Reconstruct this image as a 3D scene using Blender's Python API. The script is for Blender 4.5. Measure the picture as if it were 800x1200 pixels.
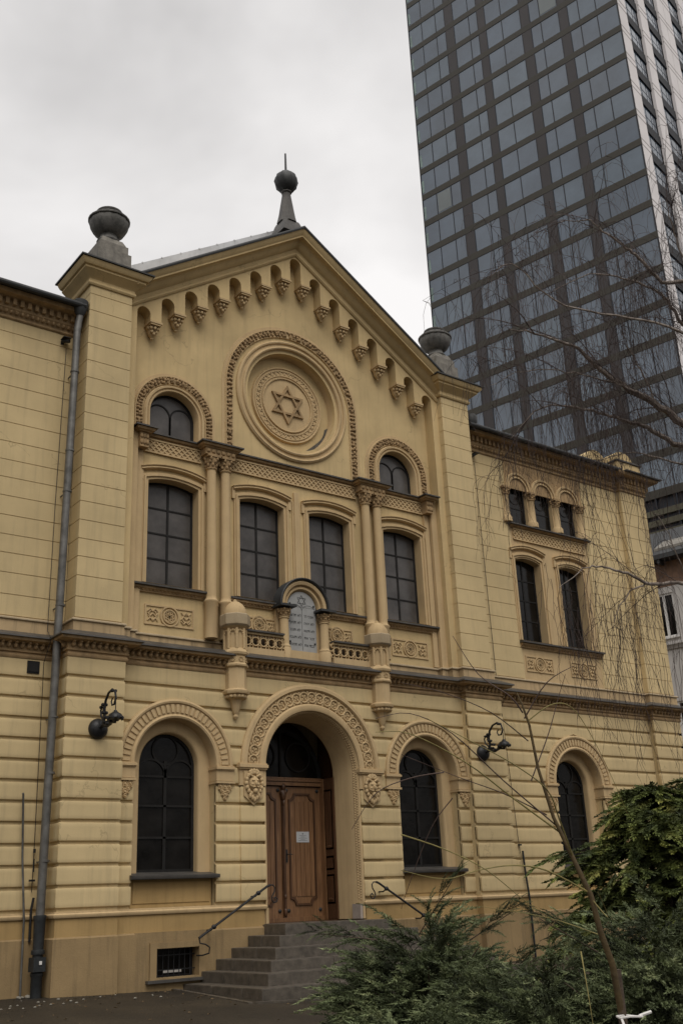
import bpy, bmesh, math, random
from math import sin, cos, pi, radians, sqrt
from mathutils import Vector, Matrix
from mathutils.geometry import tessellate_polygon
random.seed(7)
for o in list(bpy.data.objects): bpy.data.objects.remove(o)
scene = bpy.context.scene
col = scene.collection

# ------------------------------------------------------------------ camera
cam_d = bpy.data.cameras.new('camera'); cam = bpy.data.objects.new('camera', cam_d); col.objects.link(cam)
Rr = Vector((0.80348115, -0.59385244, -0.04192033)); Uu = Vector((-0.17708394, -0.30563421, 0.93553675)); Ff = Vector((0.56838307, 0.74426273, 0.35073306))
m3 = Matrix((Rr, Uu, -Ff)).transposed()
cam.matrix_world = Matrix.Translation((-11.738892, -16.962572, 1.119902)) @ m3.to_4x4()
cam_d.sensor_fit = 'VERTICAL'; cam_d.sensor_height = 36.0; cam_d.lens = 1226.856 / 1200 * 36
cam_d.clip_start = 0.05; cam_d.clip_end = 2000
scene.camera = cam

# ------------------------------------------------------------------ world: overcast sky
SUN_EL, SUN_ROT = radians(52), radians(200)
w = bpy.data.worlds.new('World'); scene.world = w; w.use_nodes = True
nt = w.node_tree; nt.nodes.clear()
def N(t, **k):
    n = nt.nodes.new(t)
    for a, b in k.items(): setattr(n, a, b)
    return n
out = N('ShaderNodeOutputWorld'); bg = N('ShaderNodeBackground')
sky = N('ShaderNodeTexSky', sky_type='NISHITA', sun_disc=False, sun_elevation=SUN_EL, sun_rotation=SUN_ROT, air_density=1.0, dust_density=3.0, ozone_density=1.0)
tc = N('ShaderNodeTexCoord'); mp = N('ShaderNodeMapping'); mp.inputs['Scale'].default_value = (1.0, 1.0, 1.7)
no = N('ShaderNodeTexNoise'); no.inputs['Scale'].default_value = 2.1; no.inputs['Detail'].default_value = 5; no.inputs['Roughness'].default_value = .5; no.inputs['Distortion'].default_value = .35
cr = N('ShaderNodeValToRGB'); cr.color_ramp.elements[0].position = .34; cr.color_ramp.elements[1].position = .62
cr.color_ramp.elements[0].color = (6.5, 6.33, 6.25, 1); cr.color_ramp.elements[1].color = (10.6, 10.35, 10.2, 1)
sx = N('ShaderNodeSeparateXYZ'); zr = N('ShaderNodeMapRange'); zr.inputs['From Min'].default_value = .76; zr.inputs['From Max'].default_value = 1.0; zr.inputs['To Min'].default_value = 1.0; zr.inputs['To Max'].default_value = 2.2
mul = N('ShaderNodeVectorMath', operation='SCALE')
mix = N('ShaderNodeMix', data_type='RGBA'); mix.inputs['Factor'].default_value = .94
L = nt.links.new
L(tc.outputs['Generated'], mp.inputs['Vector']); L(mp.outputs['Vector'], no.inputs['Vector']); L(no.outputs['Fac'], cr.inputs['Fac'])
L(tc.outputs['Generated'], sx.inputs['Vector']); L(sx.outputs['Z'], zr.inputs['Value'])
L(cr.outputs['Color'], mul.inputs[0]); L(zr.outputs['Result'], mul.inputs['Scale'])
hz = N('ShaderNodeMapRange'); hz.inputs['From Min'].default_value = .02; hz.inputs['From Max'].default_value = .34; hz.inputs['To Min'].default_value = .12; hz.inputs['To Max'].default_value = 1.0; L(sx.outputs['Z'], hz.inputs['Value'])
mul2 = N('ShaderNodeVectorMath', operation='SCALE'); L(mul.outputs['Vector'], mul2.inputs[0]); L(hz.outputs['Result'], mul2.inputs['Scale'])
L(sky.outputs['Color'], mix.inputs[6]); L(mul2.outputs['Vector'], mix.inputs[7]); L(mix.outputs[2], bg.inputs['Color'])
bg.inputs['Strength'].default_value = .1; L(bg.outputs['Background'], out.inputs['Surface'])
# soft sun behind the cloud
sd = bpy.data.lights.new('sun', 'SUN'); so = bpy.data.objects.new('sun', sd); col.objects.link(so)
sd.energy = 1.5; sd.angle = radians(35); sd.color = (1, .96, .9)
az = SUN_ROT
dirv = Vector((sin(az) * cos(SUN_EL), cos(az) * cos(SUN_EL), sin(SUN_EL)))
so.rotation_euler = dirv.to_track_quat('Z', 'Y').to_euler()
scene.render.engine = 'CYCLES'
vs = scene.view_settings; vs.view_transform = 'Standard'; vs.look = 'None'; vs.exposure = -0.05; vs.gamma = 1; vs.use_curve_mapping = False

# ------------------------------------------------------------------ materials
def mat(name, c, rough=.85, var=.12, scale=3.0, bump=.15, bscale=40, metal=0.0, streak=0.0, dirt=None, spec=.3, c2=None, bdist=.01, patch=0.0, crack=0.0):
    m = bpy.data.materials.new(name); m.use_nodes = True; t = m.node_tree; b = t.nodes['Principled BSDF']
    def n(ty, **k):
        x = t.nodes.new(ty)
        for a, v in k.items(): setattr(x, a, v)
        return x
    tcn = n('ShaderNodeTexCoord'); nz = n('ShaderNodeTexNoise'); nz.inputs['Scale'].default_value = scale; nz.inputs['Detail'].default_value = 6; nz.inputs['Roughness'].default_value = .62
    t.links.new(tcn.outputs['Object'], nz.inputs['Vector'])
    r = n('ShaderNodeValToRGB'); r.color_ramp.elements[0].position = .32; r.color_ramp.elements[1].position = .68
    lo = c2 if c2 else tuple(x * (1 - var) for x in c); hi = tuple(min(1, x * (1 + var)) for x in c) if not c2 else c
    r.color_ramp.elements[0].color = (*lo, 1); r.color_ramp.elements[1].color = (*hi, 1)
    t.links.new(nz.outputs['Fac'], r.inputs['Fac']); colr = r.outputs['Color']
    if patch > 0:     # slow drift of tone, where render has been patched or has weathered
        n3 = n('ShaderNodeTexNoise'); n3.inputs['Scale'].default_value = .55; n3.inputs['Detail'].default_value = 4; t.links.new(tcn.outputs['Object'], n3.inputs['Vector'])
        mr = n('ShaderNodeMapRange'); mr.inputs['From Min'].default_value = .3; mr.inputs['From Max'].default_value = .7; mr.inputs['To Min'].default_value = 1 - patch; mr.inputs['To Max'].default_value = 1 + patch * .6
        t.links.new(n3.outputs['Fac'], mr.inputs['Value']); sc3 = n('ShaderNodeVectorMath', operation='SCALE'); t.links.new(colr, sc3.inputs[0]); t.links.new(mr.outputs['Result'], sc3.inputs['Scale']); colr = sc3.outputs['Vector']
    if streak > 0:
        mp_ = n('ShaderNodeMapping'); mp_.inputs['Scale'].default_value = (5.5, 5.5, .35); t.links.new(tcn.outputs['Object'], mp_.inputs['Vector'])
        n2 = n('ShaderNodeTexNoise'); n2.inputs['Scale'].default_value = 1.6; n2.inputs['Detail'].default_value = 7; n2.inputs['Roughness'].default_value = .65
        t.links.new(mp_.outputs['Vector'], n2.inputs['Vector'])
        r2 = n('ShaderNodeValToRGB'); r2.color_ramp.elements[0].position = .5; r2.color_ramp.elements[1].position = .74
        r2.color_ramp.elements[0].color = (0, 0, 0, 1); r2.color_ramp.elements[1].color = (streak, streak, streak, 1); t.links.new(n2.outputs['Fac'], r2.inputs['Fac'])
        mx = n('ShaderNodeMix', data_type='RGBA'); t.links.new(r2.outputs['Color'], mx.inputs['Factor']); t.links.new(colr, mx.inputs[6])
        mx.inputs[7].default_value = (*(dirt or tuple(x * .45 for x in c)), 1); colr = mx.outputs[2]
    if crack > 0:     # sparse hairline cracks in the render
        n4 = n('ShaderNodeTexNoise'); n4.inputs['Scale'].default_value = 3.5; n4.inputs['Detail'].default_value = 5; t.links.new(tcn.outputs['Object'], n4.inputs['Vector'])
        ad = n('ShaderNodeVectorMath', operation='MULTIPLY_ADD'); t.links.new(n4.outputs['Color'], ad.inputs[0]); ad.inputs[1].default_value = (.5, .5, .5); t.links.new(tcn.outputs['Object'], ad.inputs[2])
        vo = n('ShaderNodeTexVoronoi', feature='DISTANCE_TO_EDGE'); vo.inputs['Scale'].default_value = .62; t.links.new(ad.outputs['Vector'], vo.inputs['Vector'])
        lt = n('ShaderNodeMath', operation='LESS_THAN'); lt.inputs[1].default_value = .0042; t.links.new(vo.outputs['Distance'], lt.inputs[0])
        n5 = n('ShaderNodeTexNoise'); n5.inputs['Scale'].default_value = .8; t.links.new(tcn.outputs['Object'], n5.inputs['Vector'])
        gt = n('ShaderNodeMath', operation='GREATER_THAN'); gt.inputs[1].default_value = .54; t.links.new(n5.outputs['Fac'], gt.inputs[0])
        ml = n('ShaderNodeMath', operation='MULTIPLY'); t.links.new(lt.outputs[0], ml.inputs[0]); t.links.new(gt.outputs[0], ml.inputs[1]); m5 = n('ShaderNodeMath', operation='MULTIPLY'); t.links.new(ml.outputs[0], m5.inputs[0]); m5.inputs[1].default_value = crack
        mx2 = n('ShaderNodeMix', data_type='RGBA'); t.links.new(m5.outputs[0], mx2.inputs['Factor']); t.links.new(colr, mx2.inputs[6]); mx2.inputs[7].default_value = (*[x * .35 for x in c], 1); colr = mx2.outputs[2]
    t.links.new(colr, b.inputs['Base Color'])
    b.inputs['Roughness'].default_value = rough; b.inputs['Metallic'].default_value = metal; b.inputs['Specular IOR Level'].default_value = spec
    if bump > 0:
        nb = n('ShaderNodeTexNoise'); nb.inputs['Scale'].default_value = bscale; nb.inputs['Detail'].default_value = 5; t.links.new(tcn.outputs['Object'], nb.inputs['Vector'])
        bp = n('ShaderNodeBump'); bp.inputs['Strength'].default_value = bump; bp.inputs['Distance'].default_value = bdist; t.links.new(nb.outputs['Fac'], bp.inputs['Height']); t.links.new(bp.outputs['Normal'], b.inputs['Normal'])
    return m
def glass(name, c, rough=.12, ior=1.45, wob=.02, var=.3, scale=1.5, metal=0.0, spec=.5):
    m = mat(name, c, rough, var, scale, wob, 2.2, spec=spec, bdist=.03, metal=metal); m.node_tree.nodes['Principled BSDF'].inputs['IOR'].default_value = ior; return m
CREAM = mat('cream_plaster', (.545, .42, .225), .9, .07, 1.3, .35, 60, streak=.45, dirt=(.33, .26, .15), bdist=.006, patch=.14, crack=.32)
CREAMU = mat('upper_plaster', (.535, .40, .205), .9, .07, 1.1, .35, 60, streak=.42, dirt=(.32, .24, .13), bdist=.006, patch=.14, crack=.32)
GAPSHADE = mat('gap_shade', (.10, .075, .05), .95, .3, 4, .3, 30)  # dark colour painting the shade behind the balustrades
STAINED = mat('stained_plaster', (.45, .325, .18), .9, .12, 1.6, .4, 50, streak=.85, dirt=(.17, .125, .075), bdist=.006, patch=.2)
BUFF = mat('buff_plaster', (.485, .352, .19), .88, .08, 1.7, .3, 55, streak=.35, dirt=(.26, .18, .10), bdist=.006)
BUFFD = mat('weathered_ornament', (.32, .215, .11), .9, .28, 5.0, .4, 60, streak=.6, dirt=(.15, .105, .06), bdist=.008)
OCHRE = mat('ochre_plaster', (.36, .24, .10), .9, .10, 1.5, .3, 50, streak=.4, dirt=(.17, .115, .05), bdist=.006)
PLINTH = mat('plinth_render', (.27, .187, .092), .88, .14, 1.4, .4, 45, streak=.6, dirt=(.105, .075, .042), bdist=.01)
BLIND = mat('blind_stone', (.37, .29, .185), .88, .1, 3, .3, 40, streak=.3)
GSTONE = mat('grey_stone', (.19, .175, .15), .85, .3, 6, .6, 30, streak=.7, dirt=(.08, .075, .07))
USTONE = mat('urn_stone', (.13, .125, .115), .8, .4, 6, .6, 30, streak=.7, dirt=(.04, .04, .04))
STEP = mat('step_granite', (.088, .074, .058), .4, .35, 9, .5, 60, streak=.3, dirt=(.05, .043, .035), spec=.45)
LEAD = mat('lead_flashing', (.075, .069, .062), .5, .25, 4, .25, 20, metal=.2)
DROOF = mat('dark_roofing', (.035, .036, .036), .55, .25, 3, .25, 20)
ZINC = mat('zinc_sheet', (.55, .55, .55), .4, .15, 2, .15, 9, metal=.25, streak=.3, dirt=(.2, .2, .2))
PIPE = mat('galvanised_pipe', (.125, .12, .11), .45, .35, 5, .2, 14, metal=.35)
CAST = mat('cast_iron', (.022, .024, .025), .5, .3, 8, .4, 50)
IRON = mat('black_iron', (.016, .016, .017), .42, .3, 9, .3, 60)
FRAME = mat('window_frame', (.011, .010, .009), .75, .3, 6, .2, 40)
PANE = glass('leaded_pane', (.072, .066, .062), .28, 1.4, .25, .35, 2.2)
PANEG = glass('dark_pane', (.009, .008, .007), .14, 1.28, .25, .5, 2.4)
WOOD = None
TABLET = mat('white_marble', (.31, .31, .30), .5, .1, 5, .1, 40)
INK = mat('carved_black', (.03, .03, .03), .7, .1, 5, 0)
PAPER = mat('paper', (0.434, 0.441, 0.448), .8, .03, 5, 0)
WHITEP = mat('white_paint', (.6, .58, .55), .7, .1, 8, .2, 40)
def woodmat(name, c1, c2, rough=.42):
    m = bpy.data.materials.new(name); m.use_nodes = True; t = m.node_tree; b = t.nodes['Principled BSDF']
    tcn = t.nodes.new('ShaderNodeTexCoord'); mp_ = t.nodes.new('ShaderNodeMapping'); mp_.inputs['Scale'].default_value = (28, 28, 1.6)
    nz = t.nodes.new('ShaderNodeTexNoise'); nz.inputs['Scale'].default_value = 1.5; nz.inputs['Detail'].default_value = 6; nz.inputs['Distortion'].default_value = .6
    r = t.nodes.new('ShaderNodeValToRGB'); r.color_ramp.elements[0].position = .3; r.color_ramp.elements[1].position = .7
    r.color_ramp.elements[0].color = (*c1, 1); r.color_ramp.elements[1].color = (*c2, 1)
    t.links.new(tcn.outputs['Object'], mp_.inputs['Vector']); t.links.new(mp_.outputs['Vector'], nz.inputs['Vector']); t.links.new(nz.outputs['Fac'], r.inputs['Fac']); t.links.new(r.outputs['Color'], b.inputs['Base Color'])
    bp = t.nodes.new('ShaderNodeBump'); bp.inputs['Strength'].default_value = .2; bp.inputs['Distance'].default_value = .004; t.links.new(nz.outputs['Fac'], bp.inputs['Height']); t.links.new(bp.outputs['Normal'], b.inputs['Normal'])
    b.inputs['Roughness'].default_value = rough; return m
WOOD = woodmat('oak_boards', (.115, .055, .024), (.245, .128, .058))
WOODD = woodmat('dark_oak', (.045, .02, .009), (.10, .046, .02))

# ------------------------------------------------------------------ mesh builder
class MB:
    def __init__(s): s.v = []; s.f = []
    def add(s, vs_, fs):
        k = len(s.v); s.v.extend([tuple(p) for p in vs_]); s.f.extend([tuple(i + k for i in f) for f in fs]); return s
    def box(s, x0, x1, y0, y1, z0, z1):
        return s.add([(x0, y0, z0), (x1, y0, z0), (x1, y1, z0), (x0, y1, z0), (x0, y0, z1), (x1, y0, z1), (x1, y1, z1), (x0, y1, z1)],
                     [(0, 3, 2, 1), (4, 5, 6, 7), (0, 1, 5, 4), (1, 2, 6, 5), (2, 3, 7, 6), (3, 0, 4, 7)])
    def prism(s, poly, y0, y1, holes=()):
        """xz polygon (with holes) extruded from y0 (front) to y1"""
        loops = [poly] + list(holes)
        pts = [p for lp in loops for p in lp]; n = len(pts)
        tris = tessellate_polygon([[Vector((p[0], p[1], 0)) for p in lp] for lp in loops])
        fs = [tuple(t) for t in tris] + [tuple(i + n for i in reversed(t)) for t in tris]
        k = 0
        for lp in loops:
            m = len(lp)
            for i in range(m): j = (i + 1) % m; fs.append((k + i, k + j, k + j + n, k + i + n))
            k += m
        return s.add([(p[0], y0, p[1]) for p in pts] + [(p[0], y1, p[1]) for p in pts], fs)
    def tube(s, path, r, n=8, cap=True):
        path = [Vector(p) for p in path]; m = len(path); rs = r if isinstance(r, (list, tuple)) else [r] * m
        vs_ = []; prev = None
        for i, p in enumerate(path):
            t = (path[min(i + 1, m - 1)] - path[max(i - 1, 0)]).normalized()
            if prev is None:
                a = t.orthogonal().normalized()
            else:
                a = (prev - t * prev.dot(t))
                a = a.normalized() if a.length > 1e-6 else t.orthogonal().normalized()
            prev = a; b = t.cross(a)
            for j in range(n):
                q = 2 * pi * j / n; vs_.append(p + (a * cos(q) + b * sin(q)) * rs[i])
        fs = [(i * n + j, i * n + (j + 1) % n, (i + 1) * n + (j + 1) % n, (i + 1) * n + j) for i in range(m - 1) for j in range(n)]
        if cap and n > 2: fs += [tuple(range(n - 1, -1, -1)), tuple((m - 1) * n + j for j in range(n))]
        return s.add(vs_, fs)
    def lathe(s, c, prof, n=16, flute=None, a0=0.0, axis='Z'):
        vs_ = []
        for (r, z) in prof:
            for j in range(n):
                q = a0 + 2 * pi * j / n; rr = r * (1 + (flute(q, z) if flute else 0))
                if axis == 'Z': vs_.append((c[0] + rr * cos(q), c[1] + rr * sin(q), c[2] + z))
                else: vs_.append((c[0] + rr * cos(q), c[1] - z, c[2] + rr * sin(q)))
        m = len(prof)
        fs = [(i * n + j, i * n + (j + 1) % n, (i + 1) * n + (j + 1) % n, (i + 1) * n + j) for i in range(m - 1) for j in range(n)]
        fs += [tuple(range(n - 1, -1, -1)), tuple((m - 1) * n + j for j in range(n))]
        return s.add(vs_, fs)
    def sphere(s, c, r, n=8, m=6):
        if not isinstance(r, (tuple, list)): r = (r, r, r)
        vs_ = [(c[0], c[1], c[2] + r[2])]
        for i in range(1, m):
            a = pi * i / m
            for j in range(n): q = 2 * pi * j / n; vs_.append((c[0] + r[0] * sin(a) * cos(q), c[1] + r[1] * sin(a) * sin(q), c[2] + r[2] * cos(a)))
        vs_.append((c[0], c[1], c[2] - r[2])); k = len(vs_) - 1
        fs = [(0, 1 + j, 1 + (j + 1) % n) for j in range(n)] + [(k, 1 + (m - 2) * n + (j + 1) % n, 1 + (m - 2) * n + j) for j in range(n)]
        fs += [(1 + i * n + j, 1 + (i + 1) * n + j, 1 + (i + 1) * n + (j + 1) % n, 1 + i * n + (j + 1) % n) for i in range(m - 2) for j in range(n)]
        return s.add(vs_, fs)
    def arc(s, cx, cz, prof, a0=0.0, a1=pi, n=32, legs=None):
        """profile [(r, y)] (closed loop) revolved about the y axis through (cx, cz); legs: z the ends run straight down to"""
        pts = []; angs = [a0 + (a1 - a0) * i / n for i in range(n + 1)]
        full = abs(a1 - a0 - 2 * pi) < 1e-6
        rows = [[(cx + r * cos(a), y, cz + r * sin(a)) for (r, y) in prof] for a in angs]
        if legs is not None:
            rows = [[(p[0], p[1], legs) for p in rows[0]]] + rows + [[(p[0], p[1], legs) for p in rows[-1]]]
        if full: rows = rows[:-1]
        m = len(prof); k = len(rows); vs_ = [p for r in rows for p in r]
        rng = k if full else k - 1
        fs = [(i * m + j, i * m + (j + 1) % m, ((i + 1) % k) * m + (j + 1) % m, ((i + 1) % k) * m + j) for i in range(rng) for j in range(m)]
        if not full: fs += [tuple(range(m - 1, -1, -1)), tuple((k - 1) * m + j for j in range(m))]
        return s.add(vs_, fs)
    def sweep(s, path, prof, caps=True):
        """profile [(out, z)] closed, along a plan path of (x, y); out = right-hand side of travel"""
        P = [Vector(p) for p in path]; k = len(P); offs = []
        for i in range(k):
            ns = []
            if i > 0: d = (P[i] - P[i - 1]).normalized(); ns.append(Vector((d.y, -d.x)))
            if i < k - 1: d = (P[i + 1] - P[i]).normalized(); ns.append(Vector((d.y, -d.x)))
            if len(ns) == 1: offs.append(ns[0])
            else: b = (ns[0] + ns[1]); offs.append(b / (b.dot(ns[0])))
        m = len(prof); vs_ = [(P[i].x + offs[i].x * o, P[i].y + offs[i].y * o, z) for i in range(k) for (o, z) in prof]
        fs = [(i * m + j, i * m + (j + 1) % m, (i + 1) * m + (j + 1) % m, (i + 1) * m + j) for i in range(k - 1) for j in range(m)]
        if caps: fs += [tuple(range(m - 1, -1, -1)), tuple((k - 1) * m + j for j in range(m))]
        return s.add(vs_, fs)
    def split(s, name, material, parent, cuts, axis=0, **k):
        """one object per stretch between the cuts, whole pieces only"""
        par = list(range(len(s.v)))
        def find(a):
            while par[a] != a: par[a] = par[par[a]]; a = par[a]
            return a
        for f in s.f:
            a = find(f[0])
            for i in f[1:]: par[find(i)] = a
        acc = {}
        for i, v in enumerate(s.v): r = find(i); t = acc.setdefault(r, [0, 0]); t[0] += v[axis]; t[1] += 1
        bin_ = {r: sum(1 for c in cuts if t[0] / t[1] > c) for r, t in acc.items()}; out_ = []
        for bn in sorted(set(bin_.values())):
            m = MB(); mp_ = {}
            for f in s.f:
                if bin_[find(f[0])] != bn: continue
                for i in f:
                    if i not in mp_: mp_[i] = len(m.v); m.v.append(s.v[i])
                m.f.append(tuple(mp_[i] for i in f))
            out_.append(m.build(name, material, parent, **k))
        return out_
    def pieces(s, name, material, parent, **k):
        """every connected piece an object of its own"""
        par = list(range(len(s.v)))
        def find(a):
            while par[a] != a: par[a] = par[par[a]]; a = par[a]
            return a
        for f in s.f:
            a = find(f[0])
            for i in f[1:]: par[find(i)] = a
        grp = {}
        for f in s.f: grp.setdefault(find(f[0]), []).append(f)
        for fs in grp.values():
            m = MB(); mp_ = {}
            for f in fs:
                for i in f:
                    if i not in mp_: mp_[i] = len(m.v); m.v.append(s.v[i])
                m.f.append(tuple(mp_[i] for i in f))
            m.build(name, material, parent, **k)
    def build(s, name, material, parent=None, smooth=True, recalc=True, angle=40):
        me = bpy.data.meshes.new(name); me.from_pydata(s.v, [], s.f)
        if recalc:
            bm = bmesh.new(); bm.from_mesh(me); bmesh.ops.recalc_face_normals(bm, faces=bm.faces); bm.to_mesh(me); bm.free()
        me.materials.append(material)
        if smooth:
            me.polygons.foreach_set('use_smooth', [True] * len(me.polygons)); me.set_sharp_from_angle(angle=radians(angle))
        o = bpy.data.objects.new(name, me); col.objects.link(o)
        if parent: o.parent = parent
        return o
def tag(o, label=None, cat=None, group=None, kind=None):
    if label: o['label'] = label
    if cat: o['category'] = cat
    if group: o['group'] = group
    if kind: o['kind'] = kind
    return o
def thing(name, label, cat, loc=(0, 0, 0), rz=0, group=None):
    o = bpy.data.objects.new(name, None); o.empty_display_size = .2; col.objects.link(o); o.location = loc; o.rotation_euler = (0, 0, rz)
    return tag(o, label, cat, group)
def dup(root, loc, label, rz=None):
    r = root.copy(); col.objects.link(r); r.location = loc; r['label'] = label
    if rz is not None: r.rotation_euler = (0, 0, rz)
    for ch in list(root.children):
        c = ch.copy(); col.objects.link(c); c.parent = r
        for g in list(ch.children):
            d = g.copy(); col.objects.link(d); d.parent = c
    return r
def rect(x0, x1, z0, z1): return [(x0, z0), (x1, z0), (x1, z1), (x0, z1)]
def archpoly(cx, hw, z0, zs, r=None, n=20):
    """opening outline: straight jambs from z0 to spring zs, half circle above"""
    return [(cx - hw, z0), (cx + hw, z0)] + [(cx + hw * cos(pi * i / n), zs + hw * sin(pi * i / n)) for i in range(n + 1)]
def segpoly(cx, hw, z0, zj, rise, n=8):
    R = (hw * hw + rise * rise) / (2 * rise); zc = zj + rise - R; a = math.asin(hw / R)
    return [(cx - hw, z0), (cx + hw, z0)] + [(cx + R * sin(a - 2 * a * i / n), zc + R * cos(a - 2 * a * i / n)) for i in range(n + 1)]
def gz(x, y):
    """ground height: falls away gently from the wall"""
    d = max(0, min(18, -y - .5)); e = max(0, min(3, x + 5.0))
    return -.036 * d - .03 * e

# ------------------------------------------------------------------ ground
def ground():
    xs = [-400, -150, -60, -30] + [-24 + i * 1.0 for i in range(50)] + [40, 80, 200, 500]; ys = [-200, -80, -40] + [-24 + i * .75 for i in range(36)] + [8, 20, 60, 200, 600]
    rng = random.Random(3)
    b = MB(); nx = len(xs)
    for y in ys:
        for x in xs: b.v.append((x, y, gz(x, y) + (rng.uniform(-.012, .012) if -20 < y < -1 and -20 < x < 20 else 0)))
    for j in range(len(ys) - 1):
        for i in range(nx - 1): a = j * nx + i; b.f.append((a, a + 1, a + 1 + nx, a + nx))
    m = mat('wet_earth', (.034, .026, .016), .6, .35, .9, .9, 22, c2=(.013, .010, .0065), spec=.35, bdist=.03)
    return tag(b.build('ground', m), kind='structure')
ground()
def apron():
    b = MB()
    z0 = .004
    pts = [(-30, -.5), (-5.2, -.5), (-5.2, -.66), (-3.95, -.66), (-3.95, -.55), (-2.85, -.55), (-3.02, -2.95), (-3.02, -3.08), (-4.0, -.85), (-5.4, -.9), (-30, -.5 - .35)]
    return b
def kerb():
    b = MB(); P_ = [(-2.88, -.36), (-3.03, -2.97), (3.03, -2.97), (2.88, -.36)]
    for i in range(3):
        a, c = Vector(P_[i]), Vector(P_[i + 1]); d = (c - a).normalized(); nrm = Vector((d.y, -d.x)) * .07 * -1; n = 8
        for j in range(n):
            p, q = a + (c - a) * (j / n + .003), a + (c - a) * ((j + 1) / n - .003)
            z = lambda v: gz(v.x, v.y)
            b.add([(p.x, p.y, z(p) - .1), (q.x, q.y, z(q) - .1), (q.x - nrm.x, q.y - nrm.y, z(q) - .1), (p.x - nrm.x, p.y - nrm.y, z(p) - .1),
                   (p.x, p.y, z(p) + .02), (q.x, q.y, z(q) + .02), (q.x - nrm.x, q.y - nrm.y, z(q) + .02), (p.x - nrm.x, p.y - nrm.y, z(p) + .02)],
                  [(0, 3, 2, 1), (4, 5, 6, 7), (0, 1, 5, 4), (1, 2, 6, 5), (2, 3, 7, 6), (3, 0, 4, 7)])
    tag(b.build('kerb', STEP, None, False), kind='structure')
kerb()
def leafmat(name, lo, hi, rough=.65, scale=6):
    m = mat(name, hi, rough, 0, scale, 0, c2=lo, spec=.25); return m

# ================================================================== SYNAGOGUE
syn = thing('synagogue', 'cream and buff plastered synagogue with a gabled centre, star medallion and arched portal', 'synagogue')
ZB = [1.20, 1.54, 1.865, 2.195, 2.53, 2.86, 3.19, 3.52, 3.86, 4.20, 4.535, 4.86, 5.22]
ZU = [5.90, 6.27, 6.65, 7.0, 7.33, 7.68, 8.035, 8.38, 8.71, 9.06, 9.43, 9.78, 10.15, 10.51, 10.87, 11.23, 11.53]
ZP = ZU[:-1] + [11.59, 11.95, 12.31, 12.72]

# ---- rusticated ground floor
def half(op, z):
    """half width of an opening [cx, jamb half width, spring, ring radius] at height z"""
    cx, hw, zs, R = op
    if z <= zs: return hw
    t = R * R - (z - zs) ** 2
    return sqrt(t) if t > 0 else 0.0
def rust_rows(b, xa, xb, y, depth, z0, z1, ops, gap=.042, ch=.024, endL=True, endR=True):
    zz_ = [(z0 + gap, y + depth), (z0 + gap + ch * .35, y + .006), (z0 + gap + ch, y)]
    n = 5; zt = z1 - ch
    for i in range(1, n): zz_.append((z0 + gap + ch + (zt - z0 - gap - ch) * i / n, y))
    zz_ += [(zt, y), (z1 - ch * .35, y + .006), (z1, y + depth)]
    segs = []; xl = xa; ol = None
    for op in sorted(ops):
        if z0 < op[2] + op[3]: segs.append((xl, ol, op[0], op)); xl = op[0]; ol = op
    segs.append((xl, ol, xb, None))
    for (x0, o0, x1, o1) in segs:
        rows = []
        for (z, yy) in zz_:
            a = x0 + (half(o0, z) if o0 else 0); c = x1 - (half(o1, z) if o1 else 0)
            ins = 0 if yy <= y + .001 else (.01 if yy < y + depth else .022)
            if not o0 and endL: a += ins
            if not o1 and endR: c -= ins
            rows.append(((a, yy, z), (c, yy, z)))
        k = len(rows)
        if rows[k // 2][1][0] - rows[k // 2][0][0] < .02: continue
        v = [p for r in rows for p in r]; vb = [(p[0], y + depth + .02, p[2]) for p in v]
        f = [(2 * i, 2 * i + 1, 2 * i + 3, 2 * i + 2) for i in range(k - 1)]
        m = len(v); f += [(2 * i, 2 * i + 2, 2 * i + 2 + m, 2 * i + m) for i in range(k - 1)] + [(2 * i + 1, 2 * i + 1 + m, 2 * i + 3 + m, 2 * i + 3) for i in range(k - 1)]
        b.add(v + vb, f)
PORT = (0, 1.1, 3.56, 1.575); GWX = 2.90; GW = [(-GWX, .80, 3.53, 1.115), (GWX, .80, 3.53, 1.115)]
b = MB()
for z0, z1 in zip(ZB[:-1], ZB[1:]):
    if z0 < 3.19: ops = [(-GWX, .80, 3.53, 1.1), (0, 1.1, 3.56, 1.56), (GWX, .80, 3.53, 1.1)]
    else: ops = [(-GWX, 1.1, 3.53, 1.1), (0, 1.56, 3.56, 1.56), (GWX, 1.1, 3.53, 1.1)]
    if 3.19 <= z0 < 3.5:      # impost zone: only narrow bits remain beside the rings
        ops = [(-GWX, 1.13, 3.6, 1.13), (0, 1.60, 3.6, 1.6), (GWX, 1.13, 3.6, 1.13)]
    rust_rows(b, -3.99, 3.99, -.335, .055, z0, z1, ops, endL=False, endR=False)
    # slightly proud strips beside the portal
    if z1 < 3.3:
        rust_rows(b, -1.62, -1.1, -.365, .055, z0, z1, [], endL=True, endR=True); rust_rows(b, 1.1, 1.62, -.365, .055, z0, z1, [])
    for s in (-1, 1):   # corner pilasters, wrapping round their sides
        xa, xb = (-5.04, -3.99) if s < 0 else (3.99, 5.04)
        rust_rows(b, xa, xb, -.50, .05, z0, z1, [])
        xo = xa if s < 0 else xb
        bb = MB(); rust_rows(bb, -.432, .02, 0, .05, z0, z1, [])
        b.add([(xo + (q[1] if s < 0 else -q[1]), q[0], q[2]) for q in bb.v], bb.f)
    # left wing, right wing, end pilaster
    rust_rows(b, -30, -5.0, 0, .05, z0, z1, [], endL=False, endR=True)
    o2 = [(7.88, .80, 3.53, 1.13)] if z0 < 3.19 else [(7.88, 1.13, 3.53, 1.13)]
    rust_rows(b, 5.0, 10.79, 0, .05, z0, z1, o2, endL=False)
    rust_rows(b, 10.77, 11.87, -.17, .05, z0, z1, [])
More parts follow.
